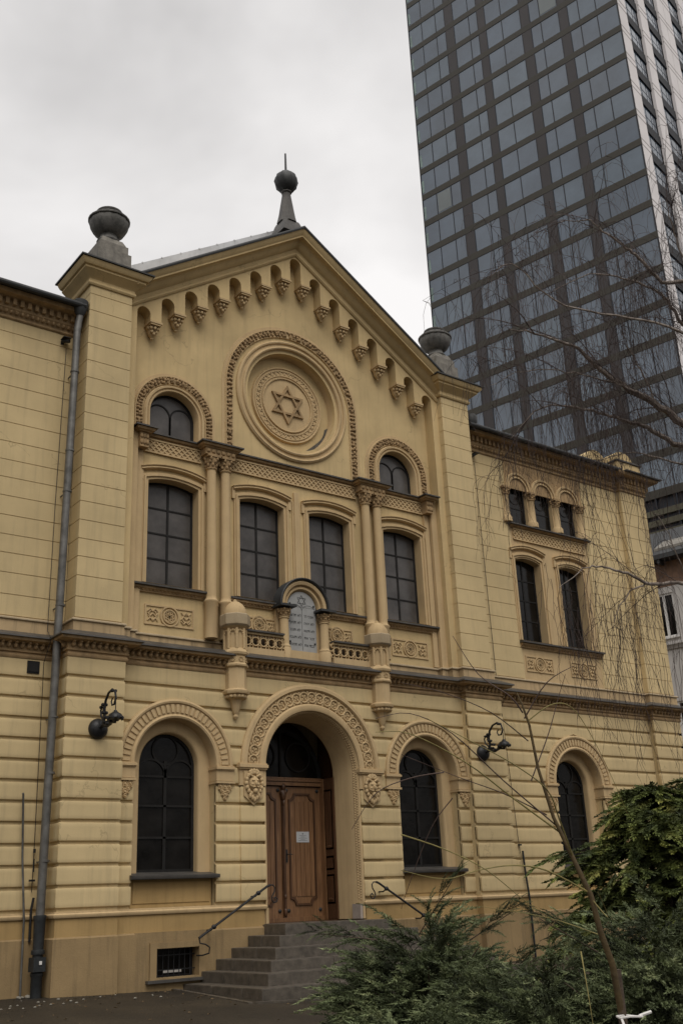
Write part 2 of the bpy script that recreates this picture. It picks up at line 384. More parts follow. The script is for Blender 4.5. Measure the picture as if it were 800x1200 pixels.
b.split('rusticated_wall', CREAM, syn, [-5.06, -3.985, 3.985, 5.06, 10.765])
# backing walls with the openings cut through
def cwall(name, m, x0, x1, z0, z1, y0, y1, holes):
    b = MB(); b.prism(rect(x0, x1, z0, z1), y0, y1, holes); return b.build(name, m, syn)
bh = rect(-3.28, -2.44, .13, .58)
cwall('lower_wall', CREAM, -4.0, 4.0, .80, 5.25, -.285, .12, [archpoly(-GWX, .8, 1.19, 3.53), archpoly(0, 1.1, .82, 3.56), archpoly(GWX, .8, 1.19, 3.53)])
b = MB()
b.box(-5.0, -3.99, -.455, .3, 1.12, 5.25); b.box(3.99, 5.0, -.455, .3, 1.12, 5.25)
b.box(10.80, 11.83, -.125, 11.9, 1.12, 5.25); b.box(-30, -4.99, .045, .3, 1.12, 5.25)
b.prism(rect(4.99, 10.81, 1.12, 5.25), .045, .3, [archpoly(7.88, .8, 1.19, 3.53)])
b.split('lower_wall', CREAM, syn, [-5.0, -3.9, 4.0, 5.1, 10.9])
# ochre band and plinth
LOWP = [(-30, 0.0), (-5.03, 0.0), (-5.03, -.49), (-3.99, -.49), (-3.99, -.325), (-1.13, -.325), (-1.13, -.05)]
LOWR = [(1.13, -.05), (1.13, -.325), (3.99, -.325), (3.99, -.49), (5.03, -.49), (5.03, 0.0), (10.78, 0.0), (10.78, -.165), (11.87, -.165), (11.87, 12)]
b = MB(); c = MB(); d = MB()
for P_ in (LOWP, LOWR):
    b.sweep(P_, [(-.3, .82), (0, .82), (0, 1.10), (-.3, 1.10)])
    c.sweep(P_, [(-.1, 1.10), (.03, 1.10), (.045, 1.125), (.045, 1.15), (.02, 1.17), (.02, 1.185), (-.1, 1.20)])
b.box(-3.66, -2.14, -.22, .05, 1.2, 1.64); b.box(2.14, 3.66, -.22, .05, 1.2, 1.64); b.box(7.14, 8.62, .10, .2, 1.2, 1.64)
for x0, x1, y in ((-3.62, -2.18, -.235), (2.18, 3.62, -.235), (7.18, 8.58, .085)):
    b.box(x0, x1, y, y + .05, 1.27, 1.60)
b.split('ochre_band', OCHRE, syn, [-3.7, -2.1, 0, 2.1, 3.7, 7.0, 8.7], smooth=False)
c.split('belt_moulding', BUFF, syn, [0])
d.sweep([(-30, -.03), (-5.06, -.03), (-5.06, -.52), (-3.98, -.52), (-3.98, -.37), (-3.62, -.37)], [(-.3, -.5), (0, -.5), (0, .80), (-.03, .825), (-.3, .825)])
d.sweep([(-2.22, -.37), (-1.10, -.37), (-1.10, .0)], [(-.3, -.5), (0, -.5), (0, .80), (-.03, .825), (-.3, .825)])
d.sweep([(1.10, .0), (1.10, -.37), (3.98, -.37), (3.98, -.52), (5.06, -.52), (5.06, -.03), (10.76, -.03), (10.76, -.2), (11.9, -.2), (11.9, 12)], [(-.3, -.5), (0, -.5), (0, .80), (-.03, .825), (-.3, .825)])
d.prism(rect(-3.62, -2.22, -.5, .825), -.368, -.07, [rect(-3.24, -2.46, .13, .57)])
d.prism(rect(-3.36, -2.34, .08, .66), -.40, -.367, [rect(-3.24, -2.46, .13, .57)])
d.split('plinth', PLINTH, syn, [-3.65, -2.25, 0])

# ---- basement window
bw = MB(); bw.prism(rect(-3.26, -2.44, .11, .59), -.16, -.12, [rect(-3.2, -2.5, .16, .54)])
for i in range(7): x = -3.2 + .7 * (i + .5) / 7; bw.tube([(x, -.24, .13), (x, -.24, .57)], .008, 6)
for z in (.24, .46): bw.box(-3.24, -2.46, -.25, -.235, z - .008, z + .008)
bwo = bw.build('basement_window', IRON, syn)
MB().box(-3.22, -2.48, -.135, -.13, .14, .56).build('pane', PANEG, bwo, False)
MB().box(-3.42, -2.32, -.46, -.2, .06, .105).build('sill', LEAD, bwo, False)
mb = MB(); mb.box(-3.0, -2.66, -.15, -.14, .19, .235); mb.build('ledge', WHITEP, bwo, False)

# ---- mullion patterns
def ground_window(cx, yr, lab=None):
    """round headed window, r = .57, recessed frame and leaded panes; yr = wall face"""
    hw = .575; zs = 3.53; z0 = 1.76; yf = yr + .40
    f = MB(); f.prism(archpoly(cx, hw + .02, z0 - .02, zs), yf, yf + .06, [archpoly(cx, hw - .055, z0 + .05, zs)])
    t = .018
    def bar(x0, x1, a, c_): f.box(x0, x1, yf + .005, yf + .05, a, c_)
    bar(cx - .028, cx + .028, z0, zs + .10)
    for z in (2.33, 2.86, 3.36): bar(cx - hw + .03, cx + hw - .03, z - t, z + t)
    for s in (-1, 1): f.arc(cx + s * hw / 2, zs - .17, [(hw / 2 - .012, yf + .005), (hw / 2 + .022, yf + .005), (hw / 2 + .022, yf + .045), (hw / 2 - .012, yf + .045)], 0, pi, 14)
    f.arc(cx, zs + .29, [(.235, yf + .004), (.268, yf + .004), (.268, yf + .046), (.235, yf + .046)], 0, 2 * pi, 24)
    o = f.build('window', FRAME, syn)
    if lab: o['label'] = lab
    g = MB(); g.prism(archpoly(cx, hw - .02, z0 + .01, zs), yf + .03, yf + .04); g.build('pane', PANEG, o, False)
    s_ = MB(); s_.sweep([(cx - .83, yr), (cx + .83, yr)], [(-.34, 1.66), (.07, 1.64), (.08, 1.66), (.08, 1.70), (-.34, 1.765)]); s_.build('sill', LEAD, o)
    r = MB()
    r.prism(archpoly(cx, .80, 1.70, zs), yr + .24, yr + .30, [archpoly(cx, .615, 1.745, zs)])
    r.arc(cx, zs, [(.57, yr + .30), (.58, yr + .265), (.60, yr + .245), (.64, yr + .24), (.64, yr + .36), (.57, yr + .45)], 0, pi, 28, legs=1.745)
    r.build('reveal', BUFF, o)
    a = MB()
    a.arc(cx, zs, [(.795, yr + .26), (.785, yr + .02), (.80, yr - .02), (.83, yr - .035), (.86, yr - .02), (.87, yr - .005), (.885, yr - .012), (1.05, yr - .012), (1.06, yr - .045), (1.09, yr - .055), (1.125, yr - .035), (1.135, yr + .05), (1.1, yr + .26)], 0, pi, 40)
    nfl = 31
    for i in range(nfl):
        q = pi * (i + .5) / nfl; u = Vector((cos(q), sin(q))); v = Vector((-sin(q), cos(q))) * .029
        P4 = [(u * .895 - v * .85), (u * 1.035 - v), (u * 1.035 + v), (u * .895 + v * .85)]
        a.prism([(cx + p.x, zs + p.y) for p in P4], yr - .034, yr)
    for s in (-1, 1):   # imposts with an ornament pendant
        xi, xo = cx + s * .79, cx + s * 1.14; x0, x1 = min(xi, xo), max(xi, xo)
        a.box(x0, x1, yr - .03, yr + .24, 3.27, 3.455)
        a.box(x0 - .02, x1 + .02, yr - .07, yr + .24, 3.47, 3.51); a.box(x0 - .005, x1 + .005, yr - .05, yr + .24, 3.45, 3.53)
        a.box(x0 - .015, x1 + .015, yr - .055, yr + .24, 3.225, 3.262)
        cxx = (x0 + x1) / 2
        for (dx, dz, rr) in ((-.09, 3.18, .05), (.09, 3.18, .05), (0, 3.17, .055), (-.055, 3.10, .05), (.055, 3.10, .05), (0, 3.04, .055), (0, 2.97, .04), (-.11, 3.13, .03), (.11, 3.13, .03), (-.05, 3.03, .03), (.05, 3.03, .03)):
            a.lathe((cxx + dx, yr, dz), [(rr, 0), (rr, .02), (rr * .75, .035), (rr * .5, .02), (rr * .3, .04)], 10, axis='Y')
    a.build('archivolt', BUFF, o)
    return o
ground_window(-GWX, -.335, 'round headed ground floor window on the left of the portal')
ground_window(GWX, -.335, 'round headed ground floor window on the right of the portal')
ground_window(7.88, 0, 'round headed ground floor window of the right wing')

# ---- portal
pr = MB(); y = -.36; zs = 3.56
pr.arc(0, zs, [(1.09, y + .35), (1.075, y), (1.09, y - .035), (1.13, y - .05), (1.19, y - .045), (1.215, y - .02), (1.225, y + .005), (1.47, y + .005), (1.48, y - .03), (1.50, y - .055), (1.56, y - .05), (1.60, y - .01), (1.60, y + .08), (1.4, y + .35)], 0, pi, 56)
n = 23
for i in range(n):
    q = pi * (i + .5) / n; cx_, cz_ = 1.345 * cos(q), zs + 1.345 * sin(q)
    pr.arc(cx_, cz_, [(.078, y + .01), (.082, y - .025), (.098, y - .032), (.112, y - .022), (.116, y + .01)], 0, 2 * pi, 14)
    for k in range(4):
        a = q + pi / 4 + k * pi / 2; pr.sphere((cx_ + .042 * cos(a), y - .003, cz_ + .042 * sin(a)), (.026, .022, .026), 6, 4)
    pr.sphere((cx_, y - .005, cz_), (.018, .026, .018), 6, 4)
    q2 = pi * i / n
    for rr in (1.245, 1.445): pr.sphere((rr * cos(q2), y, zs + rr * sin(q2)), (.032, .026, .032), 6, 4)
po = pr.build('portal_arch', BUFF, syn)
rv = MB()   # splayed reveal: ornament strip then smooth shaft
rv.arc(0, zs, [(1.10, y + .02), (1.06, y + .03), (1.035, y + .17), (1.02, y + .21), (1.01, y + .30), (.99, y + .50), (.965, y + .62), (.965, y + .70), (1.10, y + .70)], 0, pi, 44, legs=.86)
for s in (-1, 1):
    rv.box(min(s * 1.02, s * 1.14), max(s * 1.02, s * 1.14), -.30, -.05, .86, 1.12)
rv.build('portal_reveal', BUFF, syn)
od = MB()
for i in range(66):
    q = pi * (i + .5) / 66
    for k in (0, 1):
        rr = 1.053 - k * .012; od.sphere((rr * cos(q), y + .07 + k * .06, zs + rr * sin(q)), (.017, .02, .017), 5, 4)
for i in range(50):
    z = 1.2 + i * .047
    for s in (-1, 1):
        for k in (0, 1): od.sphere((s * (1.053 - k * .012), y + .07 + k * .06, z + .023 * k), (.015, .02, .017), 5, 4)
od.split('bead_ornament', BUFF, syn, [0])
for s in (-1, 1):
    im = MB(); x0, x1 = (1.08, 1.64) if s > 0 else (-1.64, -1.08)
    im.box(x0 - .0, x1, y - .012, y + .2, 3.205, 3.50); im.box(x0 - .03, x1 + .02, y - .075, y + .2, 3.52, 3.575); im.box(x0 - .015, x1 + .01, y - .05, y + .2, 3.49, 3.60)
    im.build('impost', BUFF, syn)
    # grotesque mask on a shield
    mk = MB(); cx_ = s * 1.36; zc = 3.22; yy = y - .01
    mk.prism([(cx_, 2.86), (cx_ + .2, 3.02), (cx_ + .2, 3.46), (cx_ - .2, 3.46), (cx_ - .2, 3.02)], yy - .025, yy)
    for k in range(16):
        a = 2 * pi * k / 16; mk.sphere((cx_ + .165 * cos(a), yy - .045, zc + .02 + .19 * sin(a)), (.038, .035, .045), 7, 5)
    mk.sphere((cx_, yy - .03, zc + .02), (.105, .085, .14), 12, 8)        # face
    mk.sphere((cx_, yy - .12, zc + .01), (.026, .035, .045), 8, 6)        # nose
    for t in (-1, 1):
        mk.sphere((cx_ + t * .045, yy - .095, zc + .07), (.034, .028, .017), 8, 5)     # brow
        mk.sphere((cx_ + t * .062, yy - .085, zc - .0), (.032, .03, .03), 8, 5)        # cheek
        mk.tube([(cx_ + t * .01, yy - .11, zc - .045), (cx_ + t * .05, yy - .11, zc - .05), (cx_ + t * .1, yy - .075, zc - .02)], .013, 6)   # moustache
        mk.tube([(cx_ + t * .03, yy - .07, zc + .13), (cx_ + t * .1, yy - .07, zc + .17), (cx_ + t * .15, yy - .05, zc + .13)], .02, 6)        # horn/curl
    mk.sphere((cx_, yy - .08, zc - .115), (.05, .05, .05), 8, 6)          # beard
    for k in range(5): mk.sphere((cx_ + (k - 2) * .045, yy - .05, zc - .2 - .03 * (2 - abs(k - 2))), (.03, .035, .055), 7, 5)
    for k in range(5): a = pi * (k + .5) / 5; mk.sphere((cx_ + .09 * cos(a), yy - .045, zc + .2 + .045 * sin(a)), (.032, .03, .045), 7, 5)
    mk.build('mask_relief', BUFF, syn)
# portal jamb depth, floor of the lobby, dark fanlight
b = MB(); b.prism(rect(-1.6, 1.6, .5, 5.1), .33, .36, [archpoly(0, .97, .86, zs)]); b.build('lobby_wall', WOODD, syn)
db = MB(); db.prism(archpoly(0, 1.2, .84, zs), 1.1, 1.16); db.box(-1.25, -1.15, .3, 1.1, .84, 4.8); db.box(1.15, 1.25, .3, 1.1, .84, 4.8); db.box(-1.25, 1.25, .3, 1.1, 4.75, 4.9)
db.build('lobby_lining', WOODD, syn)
def doorleaf(x0, x1, lab):
    yd = .74; o = MB(); o.prism(rect(x0, x1, .93, 3.34), yd, yd + .05)
    ld = o.build('door', WOOD, syn, False); ld['label'] = lab
    # moulded panel frame with scooped corners and vertical boards
    pa, pb, pz0, pz1 = x0 + .10, x1 - .14 if x0 >= 0 else x1 - .12, 1.14, 3.22
    if x0 < 0: pa = x0 + .14
    r = .12
    def scoop(a, c_, z0, z1, r, n=6):
        pts = []
        for (cx2, cz2, s0) in ((a, z0, 1), (c_, z0, 2), (c_, z1, 3), (a, z1, 4)):
            rng = [pi / 2, 0] if s0 == 1 else [pi, pi / 2] if s0 == 2 else [3 * pi / 2, pi] if s0 == 3 else [2 * pi, 3 * pi / 2]
            for i in range(n + 1): q = rng[0] + (rng[1] - rng[0]) * i / n; pts.append((cx2 + r * cos(q), cz2 + r * sin(q)))
        return pts
    fr = MB(); P1 = scoop(pa, pb, pz0, pz1, r); P2 = scoop(pa + .035, pb - .035, pz0 + .035, pz1 - .035, r)
    fr.prism(P1, yd - .028, yd + .002, [P2]); fr.build('panel_moulding', WOODD, ld)
    bd = MB(); k = 5; wdt = (pb - pa - .08) / k
    for i in range(k): bd.box(pa + .04 + i * wdt + .006, pa + .04 + (i + 1) * wdt - .006, yd - .012, yd + .01, pz0 + .16, pz1 - .16)
    bd.build('boards', WOOD, ld, False)
    bo = MB()
    for (px_, pz_) in ((x0 + .06, 1.05), (x1 - .07, 1.05), (x0 + .06, 3.27), (x1 - .07, 3.27)): bo.lathe((px_, yd, pz_), [(.035, 0), (.035, .015), (.02, .03), (0.004, .035)], 10, axis='Y')
    bo.build('stud', CAST, ld)
    return ld
doorleaf(-.93, -.035, 'left leaf of the oak door'); dl = doorleaf(.035, .90, 'right leaf of the oak door carrying a paper notice')
b = MB(); b.box(-.035, .035, .70, .79, .93, 3.34); b.tube([(0, .695, 1.0), (0, .69, 3.1)], .02, 8)
b.sphere((0, .69, 3.18), (.06, .04, .11), 10, 8); b.sphere((0, .69, 3.33), (.045, .04, .07), 10, 8); b.sphere((-.045, .69, 3.23), (.035, .03, .05)); b.sphere((.045, .69, 3.23), (.035, .03, .05)); b.sphere((0, .69, 3.02), (.03, .03, .07)); b.sphere((0, .69, 1.02), (.04, .03, .08)); b.sphere((0, .69, 1.3), (.03, .025, .05))
b.build('door_astragal', WOODD, syn)
b = MB(); b.box(.05, .085, .715, .74, 1.92, 2.16); b.tube([(.068, .72, 2.07), (.068, .66, 2.07), (.16, .655, 2.065)], .009, 8); b.tube([(.068, .715, 1.98), (.068, .70, 1.98)], .012, 8); b.build('handle', CAST, dl)
b = MB(); b.box(-.95, .93, .68, .86, 3.36, 3.42); b.box(-.95, .93, .66, .86, 3.44, 3.47); b.box(-.95, .93, .70, .86, 3.42, 3.52); b.box(-1.0, .98, .70, 1.0, .82, .93); b.box(-.97, -.92, .6, .86, .86, 3.5); b.box(.90, .955, .62, .86, .86, 3.5)
b.build('door_frame', WOOD, syn, False)
fl = MB(); fl.arc(0, 3.52, [(.88, .76), (.97, .76), (.97, .82), (.88, .82)], 0, pi, 24); fl.arc(-.42, 3.93, [(.27, .77), (.30, .77), (.30, .81), (.27, .81)], 0, 2 * pi, 22); fl.arc(.42, 3.93, [(.27, .77), (.30, .77), (.30, .81), (.27, .81)], 0, 2 * pi, 22); fl.box(-.02, .02, .77, .81, 3.5, 4.45)
fo = fl.build('fanlight', FRAME, syn)
g = MB(); g.prism(archpoly(0, .93, 3.5, 3.53), .80, .81); g.build('pane', PANEG, fo, False)
# opened outer door leaves folded back against the reveal
for s in (-1, 1):
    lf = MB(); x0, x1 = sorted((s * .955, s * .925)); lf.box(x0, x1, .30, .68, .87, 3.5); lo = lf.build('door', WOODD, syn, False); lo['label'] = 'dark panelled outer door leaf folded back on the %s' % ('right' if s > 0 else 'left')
    pm = MB()
    for (z0, z1) in ((1.14, 1.68), (1.76, 2.02), (2.14, 3.28)):
        for (t0, t1, xx) in ((0, .012, .925), (.035, .02, .912)):
            xa, xb = sorted((s * .93, s * xx)); pm.box(xa, xb, .36 + t0, .62 - t0, z0 + t0, z1 - t0)
    for z in (2.19, 1.22): pm.sphere((s * .91, .49, z), (.015, .09, .03))
    pm.build('panel', WOODD, lo, False)
b = MB(); b.box(.975, 1.03, -.352, -.1, .86, 1.12); b.build('bare_patch', mat('primer_patch', (.32, .27, .23), .9, .1, 9, .2), syn, False)

# ---- cornice between the floors
GP = [(-30, 0), (-5.03, 0), (-5.03, -.50), (-3.99, -.50), (-3.99, -.335), (3.99, -.335), (3.99, -.50), (5.03, -.50), (5.03, 0), (10.77, 0), (10.77, -.17), (11.87, -.17), (11.87, 12)]
b = MB()
b.sweep(GP, [(-.2, 5.20), (.012, 5.20), (.03, 5.225), (.03, 5.25), (.015, 5.265), (.015, 5.29), (.045, 5.30), (.05, 5.315), (.03, 5.33), (.03, 5.44), (.12, 5.455), (.19, 5.47), (.205, 5.52), (-.2, 5.53)])
b.build('storey_cornice', BUFFD, syn)
b = MB(); b.sweep(GP, [(-.45, 5.70), (-.02, 5.665), (.235, 5.545), (.24, 5.515), (.22, 5.51), (.2, 5.525), (-.45, 5.525)]); b.build('cornice_flashing', LEAD, syn)
b = MB()
def along(path, step, off):
    for (p, q) in zip(path[:-1], path[1:]):
        p, q = Vector(p), Vector(q); d = q - p; l = d.length
        if l < .1: continue
        d.normalize(); nrm = Vector((d.y, -d.x)); k = max(1, int(l / step))
        for i in range(k):
            c_ = p + d * (l * (i + .5) / k) + nrm * off
            if c_.x > -14 and c_.y < 1.5: yield c_, d, nrm
for c_, d, nrm in along(GP, .115, .05):
    b.sphere((c_.x + nrm.x * .01, c_.y + nrm.y * .01, 5.405), (.04 if abs(d.x) > .5 else .05, .05 if abs(d.x) > .5 else .04, .055), 6, 5)
    b.sphere((c_.x + nrm.x * .06, c_.y + nrm.y * .06, 5.442), (.034, .034, .022), 6, 4)
b.split('leaf_moulding', BUFFD, syn, [-5.1, -3.95, 3.95, 5.1, 10.8, 11.9])

# ================================================================== upper floors
UPP = [(-30, 0), (-4.92, 0), (-4.92, -.42), (-4.05, -.42), (-4.05, -.27), (-3.87, -.27), (-3.87, -.14), (-3.70, -.14), (-3.70, 0), (3.70, 0), (3.70, -.14), (3.87, -.14), (3.87, -.27), (4.05, -.27), (4.05, -.42), (4.92, -.42), (4.92, 0), (10.80, 0), (10.80, -.14), (11.85, -.14), (11.85, 12)]
b = MB()
b.sweep(UPP, [(-.1, 5.45), (.035, 5.45), (.035, 5.83), (-.1, 5.83)]); b.build('upper_base', STAINED, syn)
b = MB(); b.sweep(UPP, [(-.1, 5.83), (.04, 5.83), (.065, 5.845), (.065, 5.865), (.045, 5.885), (-.1, 5.90)]); b.build('string_course', BLIND, syn)
# central field wall
W14 = 2.87; W23 = .85
holes = [segpoly(s * W14, .55, 6.86, 8.90, .09) for s in (-1, 1)] + [segpoly(s * W23, .54, 6.86, 8.90, .09) for s in (-1, 1)] + [archpoly(s * W14, .535, 9.93, 10.37) for s in (-1, 1)]
b = MB()
b.prism(rect(-4.0, 4.0, 5.5, 12.9), 0, .3, holes + [[(1.15 * cos(2 * pi * i / 48), 11.46 + 1.15 * sin(2 * pi * i / 48)) for i in range(48)]])
b.prism([(-4.3, 12.9), (4.3, 12.9), (0, 15.6)], 0, .3)
b.box(-1.3, 1.3, .24, .34, 10.2, 12.7)
b.build('gable_field', CREAMU, syn)
# strips and arcaded frieze in one plate
SP = .531
def plate():
    arch = lambda k: 14.98 - .355 * abs(k)
    pts = [(-4.06, 5.88), (-3.87, 5.88)]; hw = .145
    for k in range(-7, 8):
        cx = SP * k; at = arch(k); zs_ = at - hw
        for i in range(11): q = pi - pi * i / 10; pts.append((cx + hw * cos(q), zs_ + hw * sin(q)))
        if k < 7:
            lo = min(arch(k), arch(k + 1)) - .27
            pts += [(SP * (k + .5) - SP / 2 + hw, lo), (SP * (k + .5) + SP / 2 - hw, lo)]
    pts += [(3.87, 5.88), (4.06, 5.88), (4.06, 12.9), (0, 15.62), (-4.06, 12.9)]
    # first and last points of the outer niches sit on the strip edge
    return pts
b = MB(); b.prism(plate(), -.27, .01); b.build('arcaded_frieze', CREAMU, syn)
b = MB(); b.box(-3.88, -3.70, -.14, .02, 5.89, 9.92); b.box(3.70, 3.88, -.14, .02, 5.89, 9.92)
b.split('strip_pilaster', BUFF, syn, [0])
for k in range(-7, 7):     # fourteen consoles under the little arches
    cx = SP * (k + .5); zt = 14.98 - .355 * max(abs(k), abs(k + 1)) - .27
    c = MB(); c.box(cx - .135, cx + .135, -.30, 0, zt - .045, zt - .002); c.box(cx - .115, cx + .115, -.285, 0, zt - .08, zt - .045)
    c.lathe((cx, -.10, 0), [(.015, zt - .345), (.034, zt - .325), (.025, zt - .30), (.05, zt - .275), (.075, zt - .24), (.095, zt - .19), (.105, zt - .14), (.125, zt - .08)], 10)
    for (dx, dz, yy) in ((-.075, .125, -.22), (.075, .125, -.22), (0, .13, -.235), (-.05, .19, -.19), (.05, .19, -.19), (0, .235, -.185), (-.10, .11, -.15), (.10, .11, -.15)):
        c.sphere((cx + dx, yy, zt - dz), (.034, .034, .04), 7, 5)
    c.build('console', BUFF, syn)

# ---- upper banded pilasters and wings
def thin_rows(b, x0, x1, y, zl, gap=.014, depth=.014, back=.05, joints=None):
    for z0, z1 in zip(zl[:-1], zl[1:]):
        c_ = .006
        xs = [x0] + (joints or []) + [x1]
        b.box(x0, x1, y, y + back, z0 + gap, z1)
b = MB()
def wrapbox(b, x0, x1, y0, y1, zl):
    for z0, z1 in zip(zl[:-1], zl[1:]): b.box(x0, x1, y0, y1, z0 + .014, z1)
wrapbox(b, -4.92, -4.052, -.42, .5, ZP); wrapbox(b, 4.052, 4.92, -.42, .5, ZP)
b.box(-4.907, -4.06, -.407, .49, 5.5, 12.9); b.box(4.06, 4.907, -.407, .49, 5.5, 12.9)
b.split('banded_pilaster', CREAM, syn, [0])
b = MB()
wrapbox(b, -30, -4.93, 0, .1, ZU); b.box(-30, -4.93, .013, .3, 5.5, 11.55)
wrapbox(b, 4.93, 6.40, 0, .1, ZU); wrapbox(b, 9.27, 10.79, 0, .1, ZU); b.box(4.93, 6.44, .013, .3, 5.5, 11.55); b.box(9.23, 10.79, .013, .3, 5.5, 11.55)
wrapbox(b, 10.80, 11.85, -.14, .3, ZU); b.box(10.81, 11.84, -.128, 11.9, 5.5, 11.55)
b.box(4.9, 4.92, -.1, .1, 5.5, 11.5)
b.split('upper_wing_wall', CREAM, syn, [0, 8, 10.79])
# right wing window bay
wx = [6.93, 8.50]; ax = [6.84, 7.76, 8.68]
b = MB(); b.prism(rect(6.40, 9.27, 5.88, 11.55), .02, .3, [segpoly(x, .45, 6.84, 8.86, .09) for x in wx] + [archpoly(x, .335, 9.78, 10.77) for x in ax]); b.build('wing_bay', BUFF, syn)

# ---- windows of the upper floors
def tall_window(cx, hw, y, lab, grp=None, pane=PANE, cols=2, rows=4, depth=.2, sill=True):
    z0, zj, rise = 6.86, 8.90, .09; yf = y + depth
    f = MB(); f.prism(segpoly(cx, hw + .02, z0 - .02, zj, rise), yf, yf + .05, [segpoly(cx, hw - .05, z0 + .05, zj - .04, rise)])
    f.box(cx - .022, cx + .022, yf + .004, yf + .045, z0, zj + .05)
    for i in range(1, rows): z = z0 + .04 + (zj - z0) * i / rows; f.box(cx - hw + .02, cx + hw - .02, yf + .006, yf + .043, z - .016, z + .016)
    o = f.build('window', FRAME, syn); o['label'] = lab
    g = MB(); g.prism(segpoly(cx, hw - .03, z0 + .02, zj - .02, rise), yf + .02, yf + .03); g.build('pane', pane, o, False)
    s_ = MB()
    for (a, c_, pj) in ((-.006, .05, -.03), (.05, .085, -.06), (.085, .125, -.035)):
        s_.prism(segpoly(cx, hw + c_, z0 - .02, zj + c_ * .8, rise + .015), y + pj, y + depth, [segpoly(cx, hw + a, z0 - .03 if a < 0 else z0 - .021, zj + a * .8, rise + .0)])
    # hood moulding
    h = hw + .165; R = (h * h + .12 * .12) / .24; zc = zj + .22 + .13 - R; a1 = math.asin(h / R)
    s_.arc(cx, zc, [(R - .075, y + .01), (R - .075, y - .05), (R - .05, y - .085), (R - .02, y - .07), (R, y - .10), (R + .012, y - .10), (R + .012, y + .01)], pi / 2 - a1, pi / 2 + a1, 12)
    for s in (-1, 1): s_.box(min(cx + s * (h - .06), cx + s * (h + .01)), max(cx + s * (h - .06), cx + s * (h + .01)), y - .047, y + .01, zj - .02, zj + .21)
    s_.build('surround', BUFF, o)
    return o
def sillshelf(x0, x1, y, par, pj=.15):
    b = MB(); b.sweep([(x0, y), (x1, y)], [(-.1, 6.66), (.04, 6.66), (.05, 6.70), (.09, 6.72), (.10, 6.76), (-.1, 6.76)])
    k = int((x1 - x0) / .075)
    for i in range(k): x = x0 + (x1 - x0) * (i + .5) / k; b.sphere((x, y - .05, 6.705), (.024, .03, .024), 6, 4)
    b.build('sill', BUFFD, par)
    b = MB(); b.sweep([(x0 - .02, y), (x1 + .02, y)], [(-.3, 6.765), (pj, 6.765), (pj, 6.80), (-.3, 6.86)]); b.build('sill_flashing', LEAD, par, False)
nm = ['first upper floor window from the left, on the outer side of the left column pair', 'tall window just left of the tablet aedicule', 'tall window just right of the tablet aedicule', 'tall window between the right column pair and the right corner pilaster']
for x, hw, l in ((-W14, .55, nm[0]), (-W23, .54, nm[1]), (W23, .54, nm[2]), (W14, .55, nm[3])): tall_window(x, hw, 0, l)
sillshelf(-3.68, -2.2, 0, syn); sillshelf(-1.68, 1.68, 0, syn, .12); sillshelf(2.2, 3.68, 0, syn)
for x, l in ((wx[0], 'left tall window of the right wing'), (wx[1], 'right tall window of the right wing')): tall_window(x, .45, .02, l, pane=PANEG)
sillshelf(6.38, 9.28, .02, syn)
def relief(cx, z0, z1, y, hw):
    b = MB(); zc = (z0 + z1) / 2
    b.prism(rect(cx - hw, cx + hw, z0, z1), y - .022, y + .01, [rect(cx - hw + .03, cx + hw - .03, z0 + .03, z1 - .03)])
    for r0, r1 in ((.17, .195), (.115, .135)): b.arc(cx, zc, [(r0, y + .01), (r0, y - .03), (r1, y - .03), (r1, y + .01)], 0, 2 * pi, 24)
    for k in range(6):
        a = k * pi / 3; b.arc(cx + .055 * cos(a), zc + .055 * sin(a), [(.04, y + .01), (.04, y - .02), (.055, y - .02), (.055, y + .01)], 0, 2 * pi, 10)
    rng = random.Random(5)
    for s in (-1, 1):
        for i in range(4):
            for j in range(3):
                x = cx + s * (.24 + (hw - .30) * (i + .5) / 4 * 1.0); z = z0 + .06 + (z1 - z0 - .12) * (j + .5) / 3
                a = .8 if (i + j) % 2 else -.8
                b.tube([(x - .035 * cos(a), y - .012, z - .04 * sin(a)), (x, y - .022, z), (x + .035 * cos(a), y - .012, z + .04 * sin(a))], .013, 5)
        b.arc(cx + s * (hw - .16), zc, [(.07, y + .01), (.07, y - .022), (.09, y - .022), (.09, y + .01)], 0, 2 * pi, 14)
    b.build('relief_panel', BUFF, syn)
for x in (-2.91, 2.91): relief(x, 6.06, 6.44, 0, .51)
for x in (-.95, .95): relief(x, 6.16, 6.48, 0, .40)
for x in (6.99, 8.55): relief(x, 6.10, 6.48, .02, .47)

# ---- lattice bands and ledges
def lattice(x0, x1, z0, z1, y, name='lattice_band'):
    b = MB(); b.box(x0, x1, y - .012, y + .03, z0, z1)
    b.box(x0, x1, y - .045, y + .03, z1 - .03, z1); b.box(x0, x1, y - .045, y + .03, z0, z0 + .03)
    h = z1 - z0 - .06; t = .013; st = h / 2; k = int((x1 - x0) / st)
    st = (x1 - x0) / k
    for i in range(k):
        for d in (0, 1):
            for (half_) in (0, 1):
                xa = x0 + i * st; za = z0 + .03 + half_ * h / 2; zb_ = za + h / 2; xb = xa + st
                p, q = ((xa, za), (xb, zb_)) if d == 0 else ((xa, zb_), (xb, za))
                dv = Vector((q[0] - p[0], q[1] - p[1])).normalized() * t; nv = (-dv.y, dv.x)
                b.prism([(p[0] + nv[0], p[1] + nv[1]), (p[0] - nv[0], p[1] - nv[1]), (q[0] - nv[0], q[1] - nv[1]), (q[0] + nv[0], q[1] + nv[1])], y - .032 - .004 * d, y)
    return b.build(name, BUFF, syn, False)
lattice(-3.52, -2.27, 9.47, 9.76, 0); lattice(-1.6, 1.6, 9.47, 9.76, 0); lattice(2.27, 3.52, 9.47, 9.76, 0); lattice(6.52, 9.15, 9.40, 9.70, .02)
